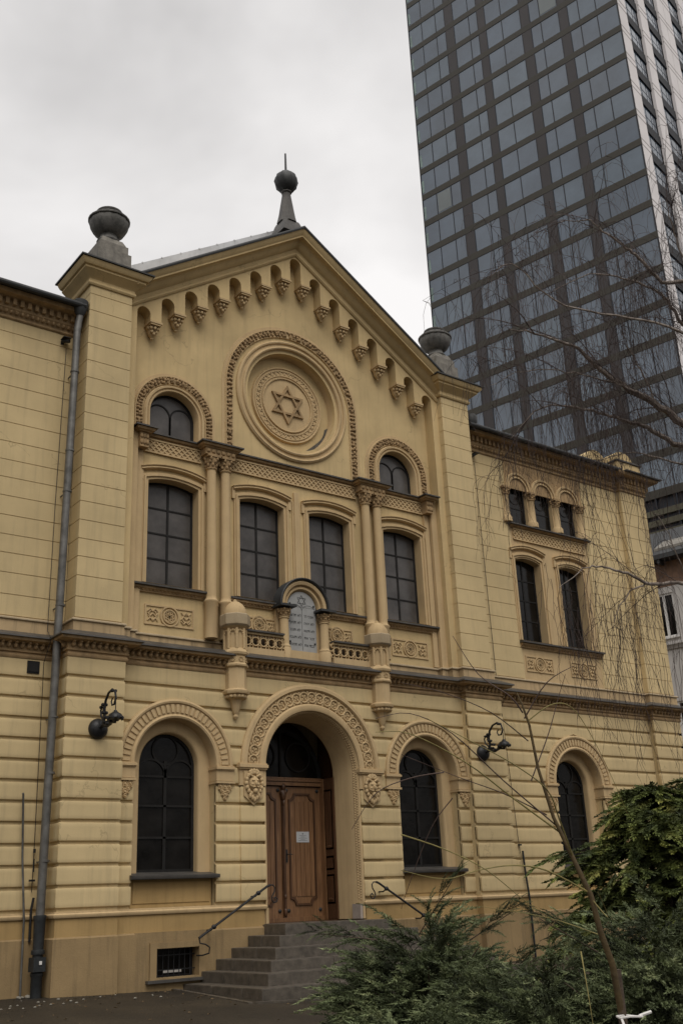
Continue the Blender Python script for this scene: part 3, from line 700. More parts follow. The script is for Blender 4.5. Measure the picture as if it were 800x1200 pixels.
LED = [(-3.72, -.0), (-3.72, -.24), (-3.5, -.24), (-3.5, 0), (-2.3, 0), (-2.3, -.24), (-1.58, -.24), (-1.58, 0), (1.58, 0), (1.58, -.24), (2.3, -.24), (2.3, 0), (3.5, 0), (3.5, -.24), (3.72, -.24), (3.72, 0)]
b = MB(); b.sweep(LED, [(-.1, 9.77), (.02, 9.77), (.03, 9.79), (.07, 9.80), (.09, 9.84), (-.1, 9.84)]); b.sweep([(6.42, .02), (9.25, .02)], [(-.1, 9.71), (.04, 9.71), (.10, 9.76), (-.1, 9.76)]); b.split('ledge_moulding', BUFFD, syn, [5])
b = MB(); b.sweep(LED, [(-.35, 9.845), (.12, 9.845), (.12, 9.875), (-.35, 9.93)]); b.sweep([(6.36, .02), (9.31, .02)], [(-.1, 9.762), (.16, 9.762), (.16, 9.79), (-.1, 9.84)]); b.split('ledge_flashing', LEAD, syn, [5], smooth=False)
def capital(b, cx, y, z0, z1, r, square=True):
    h = z1 - z0
    b.lathe((cx, y, 0), [(r * 1.02, z0), (r * 1.25, z0 + .01), (r * 1.25, z0 + .03), (r, z0 + .04), (r * 1.05, z0 + h * .35), (r * 1.35, z0 + h * .8), (r * 1.35, z1 - .02)], 12)
    for row, (zz_, rr, kk) in enumerate(((z0 + h * .32, 1.15, 7), (z0 + h * .58, 1.3, 7), (z0 + h * .8, 1.5, 6))):
        for k in range(kk):
            a = 2 * pi * (k + .5 * row) / kk; b.sphere((cx + r * rr * cos(a), y + r * rr * sin(a), zz_), (r * .3, r * .3, h * .15), 6, 5)
    if square: b.box(cx - r * 1.5, cx + r * 1.5, y - r * 1.5, y + r * 1.5, z1 - .02, z1 + .03)
for s in (-1, 1):
    for xc in (1.775, 2.095):
        c = MB(); c.lathe((s * xc, -.13, 0), [(.125, 5.90), (.125, 6.58), (.14, 6.60), (.14, 6.63), (.105, 6.67), (.10, 6.72), (.092, 9.32), (.11, 9.33), (.11, 9.35), (.09, 9.36)], 20)
        co = c.build('column', BUFF, syn); k = MB(); capital(k, s * xc, -.13, 9.33, 9.60, .095); k.build('capital', BUFFD, co)
    bl = MB(); x0, x1 = sorted((s * 1.60, s * 2.28)); bl.box(x0, x1, -.24, .02, 9.63, 9.78)
    for i in range(6): bl.sphere((x0 + (x1 - x0) * (i + .5) / 6, -.245, 9.70), (.045, .03, .045), 7, 5)
    bl.build('entablature_block', BUFFD, syn)
    q = MB(); q.box(min(s * 3.52, s * 3.70), max(s * 3.52, s * 3.70), -.22, .02, 9.47, 9.78)
    for i in range(3):
        for j in range(2): q.sphere((s * (3.55 + .06 * i), -.225, 9.56 + .13 * j), (.035, .025, .05), 6, 5)
    q.build('pilaster_capital', BUFFD, syn)
    q = MB(); q.box(min(s * 3.55, s * 3.68), max(s * 3.55, s * 3.68), -.06, .02, 5.90, 9.46); q.build('strip_pilaster', BUFF, syn)
b = MB()      # pier between the two middle windows
b.box(-.10, .10, -.025, .02, 6.80, 9.1); b.box(-.06, .06, -.05, .02, 6.80, 9.3); b.build('window_pier', BUFF, syn, False)

# ---- small round headed windows with carved archivolts
def carved(b, cx, cz, r0, r1, y, legs, n, amp=1.0):
    """leafy garland: overlapping lobes along an arch and its legs"""
    rng = random.Random(int(cx * 10) + 3); rm = (r0 + r1) / 2; wd = (r1 - r0) / 2
    pts = []
    L_ = pi * rm; leg = max(0, cz - legs); tot = L_ + 2 * leg; k = n
    for i in range(k):
        t = tot * (i + .5) / k
        if t < leg: p = (cx + rm, legs + t); u = (1, 0)
        elif t < leg + L_: a = (t - leg) / rm; p = (cx + rm * cos(a), cz + rm * sin(a)); u = (cos(a), sin(a))
        else: p = (cx - rm, cz - (t - leg - L_)); u = (-1, 0)
        for o_, s_ in ((-.55, .6), (.0, .75), (.55, .6)):
            o2 = o_ + rng.uniform(-.12, .12); tt = rng.uniform(-.3, .3) * tot / k
            b.sphere((p[0] + u[0] * wd * o2 - u[1] * tt, y + rng.uniform(-.018, .008), p[1] + u[1] * wd * o2 + u[0] * tt), (wd * .5 * s_ * 1.2, .034, wd * .5 * s_ * 1.3), 6, 5)
for s, l in ((-1, 'small round headed window at the left of the medallion'), (1, 'small round headed window at the right of the medallion')):
    cx = s * W14; zs_ = 10.37; hw = .535; f = MB(); yf = .17
    f.prism(archpoly(cx, hw + .02, 9.92, zs_), yf, yf + .05, [archpoly(cx, hw - .05, 9.98, zs_)])
    f.box(cx - .016, cx + .016, yf + .004, yf + .045, 9.95, zs_ + .05)
    for t in (-1, 1): f.arc(cx + t * .245, zs_ + .03, [(.225, yf + .004), (.255, yf + .004), (.255, yf + .045), (.225, yf + .045)], 0, pi, 16, legs=9.95)
    o = f.build('window', FRAME, syn); o['label'] = l
    g = MB(); g.prism(archpoly(cx, hw - .03, 9.93, zs_), yf + .02, yf + .03); g.build('pane', PANE, o, False)
    a = MB()
    a.arc(cx, zs_, [(.53, .2), (.53, .0), (.545, -.03), (.57, -.035), (.585, -.01), (.60, -.015), (.61, -.05), (.65, -.055), (.67, -.02), (.68, .0), (.69, .1), (.6, .2)], 0, pi, 30, legs=9.92)
    a.arc(cx, zs_, [(.685, .02), (.685, -.02), (.70, -.03), (.71, -.018), (.845, -.018), (.85, -.045), (.87, -.045), (.88, -.012), (.93, -.012), (.94, .02)], 0, pi, 36, legs=9.92)
    a.build('archivolt', BUFF, o)
    c = MB(); carved(c, cx, zs_, .70, .855, -.03, 9.95, 44); c.build('carved_garland', BUFFD, o)
# ---- medallion
mz = 11.46
a = MB()
a.arc(0, mz, [(1.525, .02), (1.525, -.03), (1.54, -.035), (1.55, -.02), (1.68, -.02), (1.685, -.05), (1.70, -.05), (1.71, -.012), (1.78, -.012), (1.79, .02)], 0, pi, 56, legs=9.92)
a.build('medallion_arch', BUFF, syn)
c = MB(); carved(c, 0, mz, 1.535, 1.70, -.035, 9.95, 84); c.build('carved_garland', BUFFD, syn)
a = MB()
a.arc(0, mz, [(1.13, .27), (1.145, .12), (1.17, .04), (1.20, .01), (1.225, -.01), (1.235, -.06), (1.26, -.075), (1.29, -.06), (1.30, -.03), (1.36, -.025), (1.37, -.06), (1.40, -.07), (1.435, -.04), (1.44, .02), (1.3, .27)], 0, 2 * pi, 72)
mo = a.build('medallion', BUFF, syn)
a = MB(); yb = .24
a.arc(0, mz, [(.0, yb + .02), (.0, yb - .03), (.86, yb - .03), (.875, yb - .055), (.895, yb - .055), (.91, yb - .02), (.91, yb + .02)], 0, 2 * pi, 56)
a.arc(0, mz, [(.62, yb - .02), (.62, yb - .06), (.645, yb - .065), (.66, yb - .04), (.66, yb - .02)], 0, 2 * pi, 48)
for rr in (.70, .82): a.arc(0, mz, [(rr - .012, yb - .02), (rr - .012, yb - .05), (rr + .012, yb - .05), (rr + .012, yb - .02)], 0, 2 * pi, 56)
for i in range(40):     # guilloche between the rings
    q = 2 * pi * i / 40
    for sgn in (1, -1):
        pts = []
        for j in range(5):
            t = j / 4; aa = q + t * 2 * pi / 40; rr = .76 + sgn * .055 * cos(pi * t); pts.append((rr * cos(aa), yb - .038, mz + rr * sin(aa)))
        a.tube(pts, .012, 4, False)
a.build('roundel', BUFF, mo)
st = MB(); R_ = .475
for k in range(2):
    T = [(R_ * cos(pi / 2 + k * pi + i * 2 * pi / 3), R_ * sin(pi / 2 + k * pi + i * 2 * pi / 3)) for i in range(3)]
    Ti = [(p[0] * .80, p[1] * .80) for p in T]
    st.prism([(p[0], mz + p[1]) for p in T], yb - .075 - .004 * k, yb - .02, [[(p[0], mz + p[1]) for p in Ti]])
st.build('star', BUFFD, mo, False)
pp = MB()         # flaking dark patch in the lower right of the ring
pts = [(1.135 * cos(a_), mz + 1.135 * sin(a_)) for a_ in [-.25 - i * .09 for i in range(12)]] + [(1.075 * cos(a_) + .02 * sin(a_ * 9), mz + 1.075 * sin(a_)) for a_ in [-.95 + i * .09 for i in range(8)]]
pp.prism(pts, yb - .012, yb); pp.build('peeled_patch', mat('peeled_grey', (.085, .078, .066), .8, .3, 8, .2), mo, False)

# ---- raking cornice of the gable, caps of the corner pilasters
ax_, az_ = 3.95, 12.98; bx_, bz_ = 0, 15.60
sl = math.atan2(bz_ - az_, ax_)
def rake(b, prof):
    """profile [(h, y)]: h above the rake line, y position"""
    vs_ = []
    for x, z in ((-ax_ - .08, az_ - .05), (0, bz_), (ax_ + .08, az_ - .05)):
        for h, y in prof: vs_.append((x, y, z + h / cos(sl)))
    m = len(prof); fs = [(i * m + j, i * m + (j + 1) % m, (i + 1) * m + (j + 1) % m, (i + 1) * m + j) for i in range(2) for j in range(m)]
    fs += [tuple(range(m)), tuple(2 * m + j for j in range(m))[::-1]]
    b.add(vs_, fs)
b = MB()
rake(b, [(-.46, -.26), (-.46, -.30), (-.43, -.33), (-.40, -.33), (-.38, -.31), (-.31, -.31), (-.29, -.36), (-.25, -.42), (-.19, -.46), (-.17, -.50), (-.17, -.60), (-.14, -.60), (-.12, -.62), (-.07, -.66), (-.03, -.68), (-.03, 0.0), (-.46, 0)])
b.build('raking_cornice', CREAMU, syn, angle=25)
CAP = lambda x0, x1: [(x0, .55), (x0, -.42), (x1, -.42), (x1, .55)]
b = MB()
for x0, x1 in ((-4.93, -4.04), (4.04, 4.93)):
    b.sweep(CAP(x0, x1), [(-.2, 12.50), (.03, 12.50), (.05, 12.53), (.05, 12.56), (.03, 12.58), (.03, 12.63), (.07, 12.67), (.15, 12.73), (.19, 12.76), (.19, 12.80), (.23, 12.81), (.27, 12.86), (.29, 12.91), (-.2, 12.91)])
    b.box(x0 - .1, x1 + .1, -.5, .55, 12.7, 12.9)
b.split('pilaster_cap', CREAMU, syn, [0], angle=25)
b = MB()
rake(b, [(-.03, -.70), (.0, -.71), (.03, -.70), (.05, .3), (-.02, .3)])
for x0, x1 in ((-4.93, -4.04), (4.04, 4.93)):
    b.add([(x0 - .32, -.74, 12.92), (x1 + .32, -.74, 12.92), (x1 + .32, .6, 12.92), (x0 - .32, .6, 12.92), (x0 - .32, -.74, 12.95), (x1 + .32, -.74, 12.95), (x1 + .32, .6, 12.95), (x0 - .32, .6, 12.95), ((x0 + x1) / 2, 0, 13.18)],
          [(0, 3, 2, 1), (0, 1, 5, 4), (1, 2, 6, 5), (2, 3, 7, 6), (3, 0, 4, 7), (4, 5, 8), (5, 6, 8), (6, 7, 8), (7, 4, 8)])
b.build('gable_flashing', DROOF, syn, False)
# main roof behind the gable
b = MB(); b.add([(x, y, z) for y in (.32, 14) for (x, z) in ((-4.6, 12.9), (4.6, 12.9), (4.2, 13.50), (0, 16.15), (-4.2, 13.50))], [(0, 1, 2, 3, 4), (9, 8, 7, 6, 5), (0, 5, 6, 1), (1, 6, 7, 2), (2, 7, 8, 3), (3, 8, 9, 4), (4, 9, 5, 0)])
ro = b.build('roof', ZINC, syn, False)
b = MB()
for i in range(9):
    for s in (-1, 1):
        x = s * (.35 + i * .45); z = 16.15 - abs(x) * (16.15 - 13.50) / 4.2; b.box(x - .012, x + .012, .31, 14, z - .02, z + .012)
b.build('standing_seam', ZINC, ro, False)
b = MB(); b.box(-4.8, 4.8, 1.3, 14, 0.5, 12.95); b.build('nave_wall', CREAM, syn, False)
# finial
b = MB()
b.lathe((0, 0, 0), [(.42, 15.72), (.40, 15.80), (.30, 16.05), (.27, 16.10)], 4, a0=pi / 4); b.lathe((0, 0, 0), [(.25, 16.08), (.20, 16.3), (.13, 16.75), (.10, 16.95), (.13, 16.97), (.13, 17.0), (.09, 17.03)], 8, a0=pi / 8)
fn = b.build('finial', LEAD, syn, angle=30)
b = MB(); b.lathe((0, 0, 17.29), [(.05, -.29), (.16, -.245), (.24, -.15), (.28, 0), (.25, .13), (.17, .225), (.05, .27), (.03, .29)], 40, flute=lambda q, z: .05 * sin(q * 10 + z * 9)); b.build('ball', DROOF, fn, angle=60)
MB().tube([(0, 0, 17.5), (0, 0, 18.12)], [.03, .022], 8).build('rod', IRON, fn)
# urns on the two corner pilasters
for s, l in ((-1, 'left stone urn'), (1, 'right stone urn')):
    x = s * 4.42; p = MB(); p.lathe((x, 0, 0), [(.50, 13.0), (.50, 13.50), (.43, 13.52), (.43, 13.70), (.39, 13.72), (.30, 13.86)], 4, a0=pi / 4)
    po_ = p.build('urn_plinth', GSTONE, syn, False)
    u = MB(); u.lathe((x, 0, 0), [(.22, 13.84), (.24, 13.88), (.19, 13.95), (.17, 14.0), (.18, 14.03)], 20)
    u.lathe((x, 0, 0), [(.17, 14.02), (.24, 14.05), (.32, 14.13), (.375, 14.24), (.395, 14.33), (.385, 14.37)], 48, flute=lambda q, z: .035 * (abs(sin(q * 7)) - .5))
    u.lathe((x, 0, 0), [(.36, 14.36), (.42, 14.37), (.425, 14.40), (.40, 14.425), (.30, 14.45), (.265, 14.48), (.25, 14.54), (.27, 14.56), (.27, 14.59), (.18, 14.63), (.03, 14.65)], 24)
    uo = u.build('urn', USTONE, syn, angle=50); uo['label'] = l

# ---- eaves of the wings
def eaves(path, name):
    b = MB()
    b.sweep(path, [(-.1, 11.50), (.02, 11.50), (.04, 11.52), (.04, 11.545), (.025, 11.56), (.03, 11.60), (.08, 11.66), (.10, 11.68), (.10, 11.86), (.14, 11.87), (.30, 11.89), (.32, 11.92), (.33, 11.96), (-.1, 11.96)])
    for c_, d, nrm in along(path, .14, .13):
        ex = abs(d.x) > .5
        b.box(c_.x - (.035 if ex else .03), c_.x + (.035 if ex else .03), c_.y - (.035 if ex else .03), c_.y + .03, 11.74, 11.875)
    for c_, d, nrm in along(path, .10, .065): b.sphere((c_.x, c_.y, 11.635), (.038, .038, .045), 6, 5)
    return b.build(name, BUFFD, syn)
eaves([(-30, 0), (-4.93, 0)], 'eaves_cornice'); eaves([(4.93, 0), (10.80, 0), (10.80, -.14), (11.85, -.14), (11.85, 12)], 'eaves_cornice')
b = MB()
b.add([(-30, -.40, 11.97), (-4.94, -.40, 11.97), (-4.94, .15, 12.16), (-30, .15, 12.16), (-30, 12, 12.9), (-4.94, 12, 12.9), (-30, -.40, 11.965 - .01), (-4.94, -.40, 11.955)], [(0, 1, 2, 3), (3, 2, 5, 4)])
b.tube([(-30, -.42, 11.99), (-5.0, -.42, 11.99)], .055, 10)
b.add([(4.94, -.40, 11.97), (10.75, -.40, 11.97), (10.75, .15, 12.16), (4.94, .15, 12.16), (4.94, 12, 13.1), (12.3, 12, 13.1), (12.3, .15, 12.16)], [(0, 1, 2, 3), (3, 2, 6, 5, 4)])
b.tube([(4.95, -.42, 11.99), (10.6, -.42, 11.99)], .055, 10); b.box(10.7, 12.25, -.55, .2, 11.965, 11.995)
b.split('wing_roof', DROOF, syn, [0], smooth=False, recalc=False)
b = MB(); b.box(4.9, 11.8, .8, 11.8, .5, 12.0); b.box(-30, -4.9, .31, 11.8, .5, 12.0); b.split('rear_wall', CREAM, syn, [0], smooth=False)
# scrolled attic block at the right end
b = MB()
for x0, x1, y0 in ((10.25, 10.95, .35), (11.0, 11.8, .05)):
    pts = [(x0, 12.0), (x1, 12.0), (x1, 12.6)] + [((x0 + x1) / 2 + (x1 - x0) / 2 * cos(pi * i / 10), 12.6 + .28 * sin(pi * i / 10)) for i in range(11)]
    b.prism(pts, y0, y0 + .9)
b.box(10.9, 11.9, -.12, 1.0, 11.99, 12.45); b.split('attic_block', CREAMU, syn, [10.97])
b = MB(); b.lathe((5.12, -.30, 0), [(.08, 11.9), (.12, 11.98), (.16, 12.10), (.17, 12.26), (.14, 12.30), (.03, 12.31)], 14); b.build('rain_hopper', DROOF, syn)
MB().box(10.86, 11.94, -.16, 1.02, 12.46, 12.50).build('attic_flashing', LEAD, syn, False)
# ---- triple arcade of the right wing
b = MB(); d = MB()
rng = random.Random(11)
for i in range(210):    # carved spandrels
    x = rng.uniform(6.45, 9.22); z = rng.uniform(10.85, 11.47)
    if any((x - a_) ** 2 + (z - 10.77) ** 2 < .52 ** 2 for a_ in ax): continue
    d.sphere((x, .015, z), (rng.uniform(.03, .06), .035, rng.uniform(.03, .07)), 6, 4)
d.prism(rect(6.42, 9.25, 10.78, 11.5), -.005, .03, [archpoly(a_, .44, 10.779, 10.78) for a_ in ax] if False else [])
for a_ in ax:
    b.arc(a_, 10.77, [(.318, .14), (.312, -.0), (.31, -.045), (.35, -.045), (.36, -.02), (.385, -.02), (.395, -.06), (.435, -.07), (.455, -.04), (.455, .03), (.36, .14)], 0, pi, 22)
b.build('arcade', BUFF, syn)
for a_ in (6.38, 7.30, 8.22, 9.14):
    c = MB(); c.lathe((a_, .03, 0), [(.15, 9.83), (.15, 9.95), (.125, 9.98), (.105, 10.02), (.10, 10.52), (.115, 10.54)], 16)
    co = c.build('column', BUFF, syn); k = MB(); capital(k, a_, .03, 10.55, 10.73, .10); k.build('capital', BUFFD, co)
for i, a_ in enumerate(ax):
    yf = .13; f = MB(); f.prism(archpoly(a_, .34, 9.80, 10.77), yf, yf + .04, [archpoly(a_, .295, 9.86, 10.77)]); f.box(a_ - .27, a_ + .27, yf + .004, yf + .035, 10.29, 10.315)
    f.arc(a_, 10.6, [(.16, yf + .004), (.185, yf + .004), (.185, yf + .035), (.16, yf + .035)], 0, 2 * pi, 18)
    o = f.build('window', FRAME, syn); o['label'] = ('left', 'middle', 'right')[i] + ' small arcade window of the right wing'
    g = MB(); g.prism(archpoly(a_, .325, 9.82, 10.77), yf + .015, yf + .025); g.build('pane', PANEG, o, False)
d.f = d.f; d.build('carved_spandrel', BUFFD, syn)

# ---- balcony: turrets, balustrades, tablet aedicule
for s, l in ((-1, 'turret left of the tablet'), (1, 'turret right of the tablet')):
    c = (s * 1.72, -.38, 0); t = MB()
    t.lathe(c, [(.01, 4.36), (.035, 4.39), (.05, 4.42), (.035, 4.46), (.06, 4.50), (.085, 4.60), (.10, 4.68), (.12, 4.72), (.17, 4.74), (.17, 4.80), (.25, 4.82), (.265, 4.85), (.265, 4.88), (.21, 4.91), (.205, 4.94), (.205, 5.30), (.245, 5.33), (.25, 5.36), (.22, 5.39), (.22, 5.52), (.255, 5.55), (.265, 5.59), (.25, 5.62), (.21, 5.66), (.185, 5.68), (.185, 6.04), (.21, 6.06), (.26, 6.10)], 8, a0=pi / 8)
    for k in range(8):
        a = pi / 8 + k * pi / 4; x, y = c[0] + .2 * cos(a), c[1] + .2 * sin(a); t.tube([(x, y, 5.66), (x, y, 6.05)], .028, 6)
        a2 = k * pi / 4
        for da in (-.19, .19): t.sphere((c[0] + .175 * cos(a2 + da), c[1] + .175 * sin(a2 + da), 4.775), (.045, .045, .04), 8, 6)
        x, y = c[0] + .205 * cos(a2), c[1] + .205 * sin(a2)
        for da in (0,):
            for j in range(8): q = 2 * pi * j / 8; t.sphere((c[0] + .212 * cos(a2) - .04 * sin(a2) * cos(q), c[1] + .212 * sin(a2) + .04 * cos(a2) * cos(q), 5.455 + .04 * sin(q)), .014, 5, 4)
        # arched head of each niche
        for j in range(5):
            q = pi * j / 4; t.sphere((c[0] + .185 * cos(a2) - .055 * sin(a2) * cos(q), c[1] + .185 * sin(a2) + .055 * cos(a2) * cos(q), 5.96 + .055 * sin(q)), .024, 5, 4)
    to = t.build('turret', BUFF, syn, angle=30); to['label'] = l
    g = MB(); g.lathe(c, [(.25, 6.09), (.285, 6.12), (.29, 6.15), (.29, 6.31), (.27, 6.33), (.22, 6.335)], 8, a0=pi / 8); g.build('collar', BLIND, to, angle=30)
    g = MB(); g.lathe(c, [(.225, 6.33), (.222, 6.40), (.195, 6.47), (.145, 6.54), (.08, 6.59), (.04, 6.60), (.035, 6.63), (.01, 6.65)], 16, flute=lambda q, z: -.03 * abs(sin(q * 4))); g.build('dome', BUFF, to)
for s in (-1, 1):
    b = MB(); x0, x1 = sorted((s * .60, s * 1.50)); y = -.30
    b.box(x0, x1, y - .05, y + .05, 5.64, 5.77); b.box(x0, x1, y - .045, y + .045, 6.03, 6.07)
    k = 5; st_ = (x1 - x0) / k
    for i in range(k):
        cx = x0 + st_ * (i + .5)
        b.arc(cx, 5.90, [(.072, y - .028), (.092, y - .028), (.092, y + .028), (.072, y + .028)], 0, 2 * pi, 16)
    for i in range(k + 1):
        cx = x0 + st_ * i
        for dz in (-.105, .105): b.arc(cx, 5.90 + dz, [(.030, y - .02), (.044, y - .02), (.044, y + .02), (.030, y + .02)], 0, 2 * pi, 10)
        b.box(cx - .035, cx + .035, y - .022, y + .022, 5.885, 5.915)
    gb = MB(); gb.box(x0, x1, -.16, -.10, 5.62, 6.06); gb.build('gap_shade_panel', GAPSHADE, syn, False)  # added dark panel: shade of the gap behind the rings, put into colour
    bo = b.build('balustrade', BUFF, syn)
    MB().box(x0, x1, y - .09, y + .07, 6.075, 6.11).build('coping', LEAD, bo, False)
    sp = MB(); sp.box(x0, x1, -.285, -.275, 5.7, 6.03); sp.build('shadow_gap', mat('deep_shade', (.03, .022, .015), .95, .2, 8, 0), bo, False) if False else None  # switched-off sheet of painted gap shade
ae = MB(); y = -.20
ae.prism([(-.60, 5.66), (.60, 5.66), (.60, 6.72)] + [(.60 * cos(pi * i / 20), 6.76 + .56 * sin(pi * i / 20)) for i in range(21)] + [(-.60, 6.72)], -.09, .0)
ae.box(-.36, .36, -.17, -.08, 5.66, 5.86)
ae.arc(0, 6.76, [(.37, -.08), (.37, -.15), (.39, -.18), (.43, -.18), (.44, -.155), (.46, -.155), (.47, -.23), (.52, -.25), (.56, -.22), (.57, -.08)], 0, pi, 28)
ao = ae.build('tablet_aedicule', BUFF, syn)
b = MB(); b.arc(0, 6.76, [(.56, .02), (.56, -.27), (.585, -.29), (.605, -.27), (.605, .02)], 0, pi, 28); b.build('arch_flashing', DROOF, ao)
for s in (-1, 1):
    c = MB(); c.lathe((s * .485, y, 0), [(.13, 5.65), (.13, 5.86), (.12, 5.875), (.125, 5.90), (.10, 5.93), (.092, 5.96), (.088, 6.46), (.105, 6.47), (.105, 6.49), (.088, 6.50)], 18)
    co = c.build('column', BUFF, ao); k = MB(); capital(k, s * .485, y, 6.49, 6.68, .09, False); k.build('capital', BUFFD, ao)
    MB().box(s * .485 - .19, s * .485 + .19, y - .19, y + .2, 6.69, 6.735).build('capital_flashing', DROOF, ao, False)
tb = MB(); tb.prism(archpoly(0, .345, 5.87, 6.76), -.12, -.095); to = tb.build('tablet', TABLET, ao, False)
ins = MB()
def stroke(p, q, t=.006): 
    d_ = Vector((q[0] - p[0], q[1] - p[1])); nv = Vector((-d_.y, d_.x)).normalized() * t / 2
    ins.prism([(p[0] + nv.x, p[1] + nv.y), (p[0] - nv.x, p[1] - nv.y), (q[0] - nv.x, q[1] - nv.y), (q[0] + nv.x, q[1] + nv.y)], -.1235, -.119)
stroke((0, 5.89), (0, 6.70), .006)
for s in (-1, 1):
    prev = None
    for i in range(13):
        q = pi * i / 12; p = (s * .165 + .165 * cos(q), 6.70 + .13 * sin(q))
        if prev: stroke(prev, p, .006)
        prev = p
for k in range(2):
    T = [(.115 * cos(pi / 2 + k * pi + i * 2 * pi / 3), 6.915 + .115 * sin(pi / 2 + k * pi + i * 2 * pi / 3)) for i in range(3)]
    for i in range(3): stroke(T[i], T[(i + 1) % 3], .009)
ins.build('incised_lines', INK, to, False)
bo = MB()
for (x, z) in ((-.29, 6.83), (.29, 6.83), (-.30, 6.05), (.30, 6.05)): bo.lathe((x, -.12, z), [(.02, 0), (.02, .015), (.008, .022)], 10, axis='Y')
bo.build('fixing_bolt', CAST, to)
rows_r = ['אנכי ה׳', 'לא יהיה', 'לא תשא', 'זכור את', 'כבד את']; rows_l = ['לא תרצח', 'לא תנאף', 'לא תגנב', 'לא תענה', 'לא תחמד']
def text_mesh(name, s, loc, size, m, parent, rot=(pi / 2, 0, 0), ext=.002):
    cu = bpy.data.curves.new(name, 'FONT'); cu.body = s; cu.size = size; cu.extrude = ext; cu.align_x = 'CENTER'; cu.align_y = 'CENTER'
    o = bpy.data.objects.new(name, cu); col.objects.link(o); bpy.context.view_layer.update()
    me = bpy.data.meshes.new_from_object(o.evaluated_get(bpy.context.evaluated_depsgraph_get())); bpy.data.objects.remove(o)
    me.materials.clear(); me.materials.append(m); o = bpy.data.objects.new(name, me); col.objects.link(o); o.location = loc; o.rotation_euler = rot; o.parent = parent
    return o
for i in range(5):
    z = 6.60 - i * .15
    text_mesh('hebrew_line', rows_r[i][::-1], (.168, -.1215, z), .078, INK, to); text_mesh('hebrew_line', rows_l[i][::-1], (-.168, -.1215, z), .078, INK, to)
# small wall vent
v = MB(); v.box(-5.54, -5.33, -.02, .03, 4.96, 5.17); vo = v.build('vent_frame', FRAME, syn, False)
g = MB(); g.box(-5.515, -5.355, -.03, 0, 4.985, 5.145)
g.build('vent_grille', FRAME, vo, False)

# ================================================================== things on and beside the building
# drainpipe at the left corner
dp = thing('drainpipe', 'grey galvanised drainpipe with a cast iron foot running down the left corner pilaster', 'drainpipe', (-5.2, -.31, 0))
b = MB(); path = [(.14, -.02, 11.86), (.12, 0, 11.7), (.10, 0, 11.5), (.07, 0, 8.4), (.04, 0, 5.6), (.015, 0, 3.1), (0, 0, 1.12)]
b.tube(path, .068, 16)
for z in (9.0, 6.1, 3.3, 1.95): 
    x = .015 + (.1 - .015) * (z - 1.1) / 10.4; b.lathe((x, 0, z), [(.072, -.02), (.08, -.018), (.08, .018), (.072, .02)], 16)
b.build('pipe', PIPE, dp)
b = MB(); b.lathe((0, 0, 0), [(.095, 1.16), (.10, 1.14), (.09, 1.08), (.08, .7), (.075, .36), (.10, .34), (.10, .30), (.085, .28), (.085, -.02)], 16); b.box(-.105, .085, -.12, .09, .36, .56); b.lathe((0, 0, 0), [(.10, .60), (.105, .62), (.10, .66), (.08, .67)], 16)
b.build('foot', CAST, dp)
b = MB(); b.lathe((.13, -.02, 0), [(.07, 11.80), (.10, 11.86), (.14, 11.98), (.15, 12.10), (.13, 12.12)], 12); b.build('hopper', DROOF, dp)
b = MB(); b.box(-.02, .02, -.135, -.12, .46, .51); b.build('tag', WHITEP, dp, False)
b = MB()
for z in (10.6, 8.2, 6.1, 4.2, 1.95): x = .015 + (.1 - .015) * (z - 1.1) / 10.4; b.lathe((x, 0, z), [(.082, -.012), (.082, .012)], 16); b.box(x - .01, x + .01, 0, .3, z - .01, z + .01)
b.build('bracket', PIPE, dp)
# thin conduit pole and lightning conductors
cp = MB(); cp.tube([(-5.36, -.10, -.05), (-5.37, -.10, 1.1), (-5.45, -.09, 2.0), (-5.50, -.09, 2.98), (-5.51, -.10, 3.0)], .018, 8)
tag(cp.build('conduit_pole', PIPE), 'thin grey conduit pole standing against the wall left of the drainpipe', 'pole')
cl = thing('lightning_conductor', 'thin lightning conductor wire running down the left wing beside the drainpipe', 'wire', (-5.25, -.04, 0))
b = MB(); b.tube([(.06, 0, 11.2), (.02, 0, 8), (0, -.03, 5.7), (-.02, -.28, 5.5), (-.03, -.03, 5.15), (.0, 0, 2.3), (0, 0, 1.5)], .006, 5); b.build('wire', IRON, cl)
b = MB(); b.tube([(0, -.02, 2.15), (0, -.02, 2.09)], .022, 8); b.tube([(0, -.02, 1.8), (0, -.02, 2.0)], .012, 6); b.box(-.06, .03, -.04, 0, 1.66, 1.69); b.tube([(.03, -.02, 1.42), (.0, -.02, 1.25), (0, -.02, .78)], .02, 8); b.build('clamp', IRON, cl)
cl = thing('lightning_conductor', 'thin lightning conductor with a dark lower rod between right lamp and right wing window', 'wire', (5.66, -.03, 0))
b = MB(); b.tube([(-.28, 0, 11.2), (-.25, 0, 8), (-.22, 0, 5.7), (-.20, -.28, 5.5), (-.18, -.02, 5.15), (-.02, 0, 2.3), (.0, 0, 2.0)], .006, 5); b.build('wire', IRON, cl)
b = MB(); b.tube([(.05, -.03, 2.05), (.06, -.04, 1.6), (.10, -.05, 1.1), (.10, -.06, .3), (.10, -.06, -.2)], .022, 8); b.box(-.04, .04, -.03, .01, 2.16, 2.19); b.build('rod', CAST, cl)
